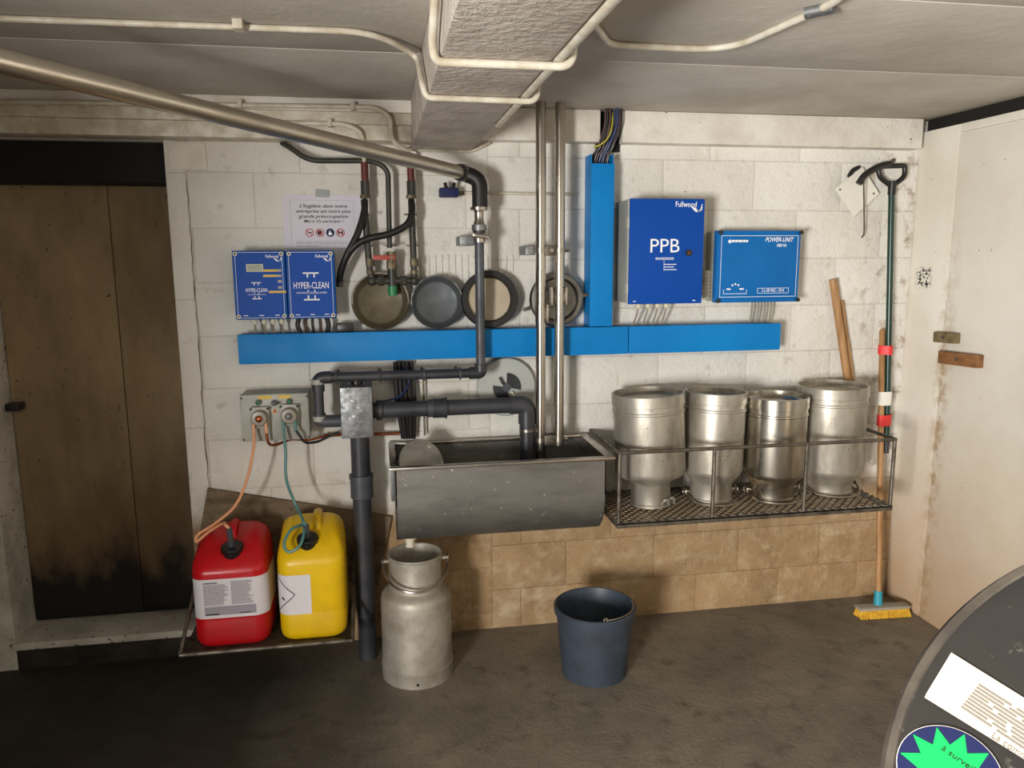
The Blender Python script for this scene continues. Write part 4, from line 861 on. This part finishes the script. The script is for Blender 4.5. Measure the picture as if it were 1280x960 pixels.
tag(m.build('wooden_board', 'wood2'), 'weathered brown board fixed aslant on the wall behind the canisters', 'board')

def canister(x0, x1, yf, yb, h, mat_, label, capx, name='jerrycan'):
    cx, cy = (x0+x1)/2, (yf+yb)/2; wx, wy = (x1-x0)/2, (yb-yf)/2; z0 = SZT-.002
    t = thing(name, label, 'canister', (cx, cy, z0), 'chemical canisters'); secs = []
    def sec(z, k, rr=.05, dx=0, cut=0):
        P = []; hx, hy = wx*k, wy*k; rr = min(rr, hx*.8, hy*.8)
        for qx, qy, a0 in ((1, 1, 0), (-1, 1, 90), (-1, -1, 180), (1, -1, 270)):
            for i in range(9):
                a_ = R(a0+90*i/8); P.append(V(cx+qx*(hx-rr)+rr*math.cos(a_), cy+qy*(hy-rr)+rr*math.sin(a_), z0+z))
        return P
    for z, k in ((0, .86), (.004, .91), (.014, .965), (.03, .992), (.05, 1), (.10, 1), (.105, .992), (.11, .992), (.115, 1), (h*.60, 1), (h*.70, 1), (h*.78, .995), (h*.85, .975), (h*.91, .93), (h*.955, .86), (h*.985, .76), (h, .6)): secs.append(sec(z, k))
    # lower the front half of the top into a sloping shoulder with a recess for the cap
    for s_ in secs[10:]:
        for v in s_:
            f = max(0, (cy+.01-v.y)/wy); v.z -= f*.088*min(1, (v.z-z0-h*.68)/(h*.3))
    MB().loft(secs).build('body', mat_, t, 60)
    cc = V(capx, cy-wy*.55, z0+h-.062); axn = V(0, -.3, 1)
    o = MB().lathe([(0, -.02), (.034, -.02), (.034, .0), (.037, .002), (.037, .02), (.034, .023), (0, .023)], cc, axn, 30).build('cap', 'blackpl', t)
    for i in range(16):
        a_ = i*math.pi/8; MB().obox(cc+V(math.cos(a_)*.0372, math.sin(a_)*.0372, .011+math.sin(a_)*.009), (-math.sin(a_), math.cos(a_), 0), (0, 0, 1), (math.cos(a_), math.sin(a_), 0), .005, .016, .003).build('cap_rib', 'blackpl', o)
    return t, cx, cy, z0, cc, axn.normalized(), wx, wy
def grip(t, cx, cy, z0, h, mat_):
    MB().tube(smooth_path([V(cx, cy-.015, z0+h-.03), V(cx, cy-.0, z0+h+.022), V(cx, cy+.085, z0+h+.022), V(cx, cy+.10, z0+h-.04)], .03, 6), .017, 14).build('grip', mat_, t)
rx0, rx1 = A(243, 800, -.33).x, A(337, 790, -.33).x
t, cx, cy, z0, cc, axn, wx, wy = canister(rx0, rx1, -.335, -.09, .405, 'redcan', 'red plastic canister with grey printed label on the left of the tray', (rx0+rx1)/2+.01)
grip(t, cx, cy+.01, z0, .38, 'redcan')
MB().cyl(cc+axn*.02, cc+axn*.10, .011, .010, 16).build('dip_tube', 'pvc', t)
def wrap(x0, x1, yf, yb, z0, z1, rr, mat_, t, s0=0.0, s1=1.0, off=.0012, name='label'):   # label following front and right faces
    path = [V(x0, yf+.05, 0)]
    path = [V(x0+rr-rr*math.cos(R(q)), yf+rr-rr*math.sin(R(q)), 0) for q in range(0, 91, 9)]+[V(x1-rr+rr*math.sin(R(q)), yf+rr-rr*math.cos(R(q)), 0) for q in range(0, 91, 9)]+[V(x1, yb, 0)]
    cxx, cyy = (x0+x1)/2, (yf+yb)/2; P = []
    for v in path:
        n_ = V(v.x-cxx, v.y-cyy, 0).normalized(); P.append(v+n_*off)
    k0, k1 = int(s0*(len(P)-1)), int(s1*(len(P)-1)); P = P[k0:k1+1]; n = len(P)
    return MB().add([V(p.x, p.y, z0) for p in P]+[V(p.x, p.y, z1) for p in P], [(i, i+1, n+i+1, n+i) for i in range(n-1)]).build(name, mat_, t, rec=False)
wrap(rx0, rx1, -.335, -.12, z0+.115, z0+.262, .05, 'label', t, .15)
pl = Plane((rx0, -.3365, z0+.115), (1, 0, 0), (0, 0, 1), .0008); W = rx1-rx0; m = MB(); m2 = MB(); m3 = MB()
pl.rect(m, .044, .012, W-.040, .045)
bars(pl, m, .044, W*.50, .050, .128, 15, .0034, random.Random(11)); bars(pl, m, W*.53, W-.040, .050, .138, 17, .0034, random.Random(12)); m.build('small_print', 'lgrey', t, rec=False)
pl.rect(m2, .044, .131, .092, .136); bars(pl, m2, .047, .105, .012, .020, 1, .005, random.Random(4)); bars(pl, m2, W-.095, W-.048, .013, .019, 1, .004, random.Random(8)); m2.build('bold_print', 'ldark', t, rec=False)
yx0, yx1 = A(349.5, 790, -.33).x, A(434, 790, -.33).x
t, cx, cy, z0, cc, axn, wx, wy = canister(yx0, yx1, -.335, -.09, .42, 'yelcan', 'yellow plastic canister with white corrosive label on the right of the tray', (yx0+yx1)/2-.01)
grip(t, cx+.02, cy+.01, z0, .40, 'yelcan')
MB().cyl(cc+axn*.02, cc+axn*.075, .011, .010, 16).build('dip_tube', 'pvc', t)
lz0, lz1 = z0+.105, z0+.255
# corrosive diamond, wrapped round the left corner: only its right half faces the room
rr = .05; xq = yx0
def curve_pt(u, z, k=1):                               # u along the face from x = yx0+.05 (negative goes round the corner)
    if u >= 0: return V(yx0+.05+u, -.335-.0012-.0009*k, z)
    a_ = min(-u/rr, 1.5); cxx, cyy = yx0+.05, -.335+.05; q = rr+.0012+.0012*k; return V(cxx-q*math.sin(a_), cyy-q*math.cos(a_), z)
us = [-.075+.147*i/20 for i in range(21)]; ux = A(389, 745, -.335).x-(yx0+.05); us = [-.075+(ux+.075)*i/20 for i in range(21)]
MB().add([curve_pt(u, lz0, 0) for u in us]+[curve_pt(u, lz1, 0) for u in us], [(i, i+1, 22+i, 21+i) for i in range(20)]).build('label', 'label', t, rec=False)
m = MB(); zc2 = (lz0+lz1)/2+.002; th = .0021
for z_s in (1, -1):
    n = 14; pts = []
    for i in range(n+1):
        u = .012-(.012+.07)*i/n; z = zc2+z_s*(.012-u)*.95; pts.append((u, z))
    for (u0, zz0), (u1, zz1_) in zip(pts, pts[1:]):
        if abs(zz1_-zc2) < .074: m.add([curve_pt(u0, zz0-th), curve_pt(u1, zz1_-th), curve_pt(u1, zz1_+th), curve_pt(u0, zz0+th)], [(0, 1, 2, 3)])
m.add([curve_pt(-.035, zc2-.010), curve_pt(-.028, zc2-.014), curve_pt(-.022, zc2-.024), curve_pt(-.03, zc2-.02), curve_pt(-.04, zc2-.016)], [(0, 1, 2, 3, 4)])
m.build('corrosive_symbol', 'ink', t, rec=False)

# ------------------------------------------------------------------ bucket
c = V(.772, -.405, 0); rt, rbm, bh = .150, .122, .272
t = thing('bucket', 'dark blue-grey plastic bucket standing on the concrete floor', 'bucket', c)
MB().lathe([(0, .004), (rbm-.008, .004), (rbm-.006, 0), (rbm, 0), (rbm+.002, .012), (rt-.004, bh-.03), (rt+.004, bh-.028), (rt+.006, bh-.004), (rt+.002, bh), (rt-.004, bh), (rt-.008, bh-.02), (rbm-.003, .012), (0, .010)], c, seg=56).build('body', 'bucket', t)
pts = [V(c.x+(rt-.006)*math.cos(a_), c.y-(rt-.006)*math.sin(a_), bh+.003) for a_ in [R(-25)+R(115)*i/14 for i in range(15)]]
pts = pts[3:]; MB().tube(pts, .0028, 8).build('handle', 'steel', t)
e = pts[-1]; MB().tube([e+V(math.cos(i*.7854)*.008, 0, math.sin(i*.7854)*.008) for i in range(8)], .0026, 8, closed=True).build('handle_loop', 'steel', t)

# ------------------------------------------------------------------ broom, green handle, sticks in the right-hand corner
b0, b1 = FL(1066, 768), FL(1140, 771); bc = V((b0.x+b1.x)/2, -.19, 0)
t = thing('broom', 'wooden broom with yellow bristles and turquoise socket in the corner', 'broom', bc)
dX = V(1, -.05, 0).normalized(); dN = V(.05, 1, 0).normalized(); bl = .235
o = MB().obox(bc+V(0, 0, .041), dX, dN, (0, 0, 1), bl, .05, .013, .004).build('brush_back', 'brushgrey', t)
br = random.Random(9)
for r_ in range(4):
    for i in range(19):
        p = bc+dX*(-bl/2+.012+i*(bl-.024)/18)+dN*(-.019+r_*.0127)
        MB().tube([p+V(0, 0, .036), p+V(br.uniform(-.006, .006)+(i-9)*.0008, (r_-1.5)*.004-.004, .001)], [.0062, .0085], 6).build('tuft', 'bristle', t)
top = A(1103, 411, -.035); h0 = bc+V(-.012, .015, .058)
MB().tube([h0-V(0, .0, .012), h0+(top-h0).normalized()*.05], [.019, .0165], 16).build('socket', 'teal', t)
MB().tube([h0+(top-h0).normalized()*.045, top-(top-h0).normalized()*.012, top], [.0128, .0128, .007], 16).build('handle', 'wood', t)
def onbroom(py):
    for i in range(200):
        p = h0.lerp(top, i/199)
        v = p-CAM; y = 480-FPX*v.dot(upv)/v.dot(fwd)
        if y < py: return p
gt, gb = A(1114.5, 236, -.045), A(1108, 558, -.075)
t = thing('tool_handle', 'dark green metal tool shaft with black D-grip hanging in the corner', 'tool handle', gb)
MB().tube([gb, gt], .0125, 18).build('shaft', 'dgreen', t)
MB().tube([gb-V(0, 0, .03), gb+(gt-gb).normalized()*.05], [.012, .0155], 14).build('socket', 'pvcdark', t)
g0 = A(1114.5, 240, -.045)
MB().tube([g0-V(0, 0, .012), g0+V(0, 0, .045)], [.0155, .0165], 16).build('ferrule', 'blackpl', t)
f = lambda x, y: A(x, y, -.045)
MB().tube(smooth_path([f(1113, 232), f(1099, 221), f(1098, 208), f(1131, 207), f(1131, 221), f(1116, 232)], [0, .03, .012, .012, .03, 0], 6), .0105, 12).build('grip', 'blackpl', t)
t = thing('hook_arm', 'black curved arm resting on the card beside the D-grip', 'hook', f(1074, 230))
MB().tube(spline([A(1073, 230, -.075), A(1080, 220, -.08), A(1091, 212, -.075), A(1102, 207, -.065), A(1112, 205, -.055)]), [.0135]*33, 12).build('arm', 'blackpl', t)
MB().tube(spline([A(1061, 221, -.02), A(1066, 213, -.02), A(1074, 209, -.02)]), .009, 10).build('wall_hook', 'blackpl', t)
MB().tube([A(1112, 205, -.055), A(1117, 200, -.002)], .009, 10).build('anchor', 'iron', t)
cpts = [A(1043, 236.5, -.03), A(1077.5, 208.5, -.03), A(1098.5, 242, -.03), A(1067, 271, -.03)]
t = thing('square_card', 'pale square card hung cornerwise under the black hook', 'card', cpts[3])
MB().poly(cpts, .003, (0, -1, 0)).build('sheet', 'card', t)
for q in (A(1050, 237, -.034), A(1092, 242, -.034)): MB().cyl(q, q-V(0, .002, 0), .004, seg=10).build('rivet', 'iron', t)
tag(MB().tube(spline([A(1079.5, 226, -.09), A(1080, 260, -.06), A(1080, 290, -.03), A(1077, 297, -.02)]), .003, 8).build('wire_rod', 'iron'), 'thin rusty wire hanging in front of the square card', 'wire')
for i, (py, ph, mm, lb_) in enumerate(((438, 13, 'bred', 'upper red tape band'), (498, 20, 'bandwhite', 'white tape band'), (526, 16, 'bred', 'lower red tape band'))):
    p = onbroom(py); u = (py-236)/(558-236); g_ = gt.lerp(gb, u); hh = ph/330
    yy = min(p.y, g_.y)-.014; x0_, x1_ = p.x-.0155, g_.x+.0155
    cc_ = [(p.x, p.y), (g_.x, g_.y)]; dv = V(g_.x-p.x, g_.y-p.y, 0); a0_ = math.atan2(dv.y, dv.x); ring = []
    for (qx, qy), st_ in ((cc_[1], -90), (cc_[0], 90)):
        for j in range(9): aa = a0_+R(st_+j*22.5); ring.append(V(qx+math.cos(aa)*.0172, qy+math.sin(aa)*.0172, 0))
    tag(MB().loft([[v+V(0, 0, p.z-hh/2) for v in ring], [v+V(0, 0, p.z+hh/2) for v in ring]], False).build('tape_band', mm), lb_+' binding the broom handle to the green shaft', 'tape', 'tape bands')
s0, s1 = A(1041, 349, -.03), A(1066, 520, -.055)
tag(MB().tube([s1, s0], .0165, 14).build('wooden_stick', 'wood'), 'longer wooden stick leaning on the wall behind the rightmost churn', 'stick')
s0, s1 = A(1051, 376, -.014), A(1071, 520, -.03)
tag(MB().tube([s1, s0], .012, 14).build('wooden_stick', 'wood'), 'shorter wooden stick tucked behind the longer one', 'stick')
# wooden turn buttons on the right wall
def turn(x0, y0, x1, y1, hpx, m, label):
    p0, p1 = RX(x0, y0, XR-.01), RX(x1, y1, XR-.01); d = p1-p0; d.x = 0
    t = thing('turn_button', label, 'wooden block', (XR, (p0.y+p1.y)/2, min(p0.z, p1.z)-.03), 'wooden turn buttons')
    MB().obox((p0+p1)/2+V(-.006, 0, 0), d, V(0, -d.z, d.y), (1, 0, 0), d.length, hpx/330, .032, .004).build('block', m, t)
    q = (p0+p1)/2; MB().cyl(V(XR-.03, q.y, q.z), V(XR-.036, q.y, q.z), .007, seg=12).build('screw', 'iron', t)
turn(1172, 421, 1198, 423, 14, 'woodgrey', 'short mossy grey wooden turn button on the right wall')
turn(1178, 446, 1227, 452, 17, 'woodbrown', 'long brown wooden turn button on the right wall')

# ------------------------------------------------------------------ black bin with tilted round lid, bottom right
tau = R(35); hd = V(math.sin(R(40)), math.cos(R(40)), 0); nrm = V(0, 0, math.cos(tau))-hd*math.sin(tau)
k = .95/1.1; lc = CAM+(V(.873, -2.638, .999)-CAM)*k; lr = .4385*k
def LP(x, y, h=0): d = ray(x, y); return CAM+d*((lc+nrm*h-CAM).dot(nrm)/d.dot(nrm))
low = lc.z-lr*math.sin(tau); bzt = low-.012
t = thing('waste_bin', 'round black waste bin with scuffed stickered lid in the near corner', 'bin', (lc.x+.02, lc.y+.02, 0))
bc_ = V(lc.x+.06, lc.y+.06, 0); bR = .31
MB().lathe([(0, .01), (bR-.06, .01), (bR-.055, 0), (bR-.045, 0), (bR, bzt-.03), (bR+.012, bzt-.028), (bR+.012, bzt), (bR-.008, bzt), (bR-.055, .03), (0, .03)], bc_, seg=56).build('body', 'lid', t)
MB().lathe([(0, -.018), (lr-.012, -.018), (lr-.004, -.03), (lr, -.028), (lr+.001, -.006), (lr-.005, .0), (lr-.018, .001), (lr-.024, -.001), (0, -.0)], lc, nrm, 96).build('lid', 'lid', t)
MB().lathe([(lr-.006, -.031), (lr+.0025, -.029), (lr+.0035, -.006), (lr-.001, .0025), (lr-.008, .003), (lr-.010, .0)], lc, nrm, 96).build('lid_rim', 'rimgrey', t)
for s in (-1, 1):                                       # props that hold the lid open at the back
    sd = hd.cross(V(0, 0, 1))*s; foot = bc_+hd*.18+sd*.2+V(0, 0, bzt-.02); q = foot.copy(); q.z = lc.z-((foot-lc).x*nrm.x+(foot-lc).y*nrm.y)/nrm.z-.02
    MB().tube([foot, q], .012, 12).build('lid_stay', 'lid', t)
corn = [(1155, 872), (1189, 816), (1420, 960), (1386, 1015)]
P = [LP(*c_) for c_ in corn]; m = MB()
m.poly([p+nrm*.0008 for p in P]); st = m.build('white_sticker', 'sticker', t, rec=False)
du = (P[2]-P[1]).normalized(); pl = Plane(P[1]+nrm*.0012, du, -du.cross(nrm)*-1, .0004)
if pl.n.dot(nrm) < 0: pl.v = -pl.v; pl.n = pl.u.cross(pl.v)
hs = abs((P[0]-P[1]).dot(pl.v)); L0 = (LP(1222, 858)-P[1]).dot(pl.u)
m = MB(); bars(pl, m, L0, L0+.25, -hs*.80, -hs*.22, 9, .0018, random.Random(21)); m.build('small_print', 'stext', st, rec=False)
m = MB(); pl.text(m, 'La commune ou', (LP(1236, 926)-P[1]).dot(pl.u), -hs*.93, .0075, .055, 0, 0, 1, 'LEFT'); m.build('lettering', 'stext', st, rec=False)
c0 = LP(1186, 966); rS = (LP(1170, 908)-c0).length; u2 = (LP(1240, 1006)-c0).normalized()
pl = Plane(c0+nrm*.001, u2, nrm.cross(u2), .0005)
m = MB(); pl.disc(m, 0, 0, rS*1.015, .6, 48); st = m.build('round_sticker', 'bandwhite', t, rec=False)
m = MB(); pl.disc(m, 0, 0, rS, 1.0, 48); m.build('navy_disc', 'navy', st, rec=False)
m = MB(); pts = []
a0 = math.degrees(math.atan2((LP(1171, 911)-c0).dot(pl.v), (LP(1171, 911)-c0).dot(pl.u)))
for i in range(22):
    rr_ = rS*(.96 if i % 2 == 0 else .60); a_ = R(a0+i*360/22); pts.append(pl.p(rr_*math.cos(a_), rr_*math.sin(a_), 1.8))
cI = pl.p(0, 0, 1.8); m.add([cI]+pts, [(0, 1+i, 1+(i+1) % 22) for i in range(22)]); m.build('green_star', 'starg', st, rec=False)
m = MB(); q = LP(1176, 938)-c0; pl.text(m, 'à surveiller', q.dot(pl.u), q.dot(pl.v), .0062, .040, .0, 0, 2.8, 'LEFT'); m.build('lettering', 'ink', st, rec=False)
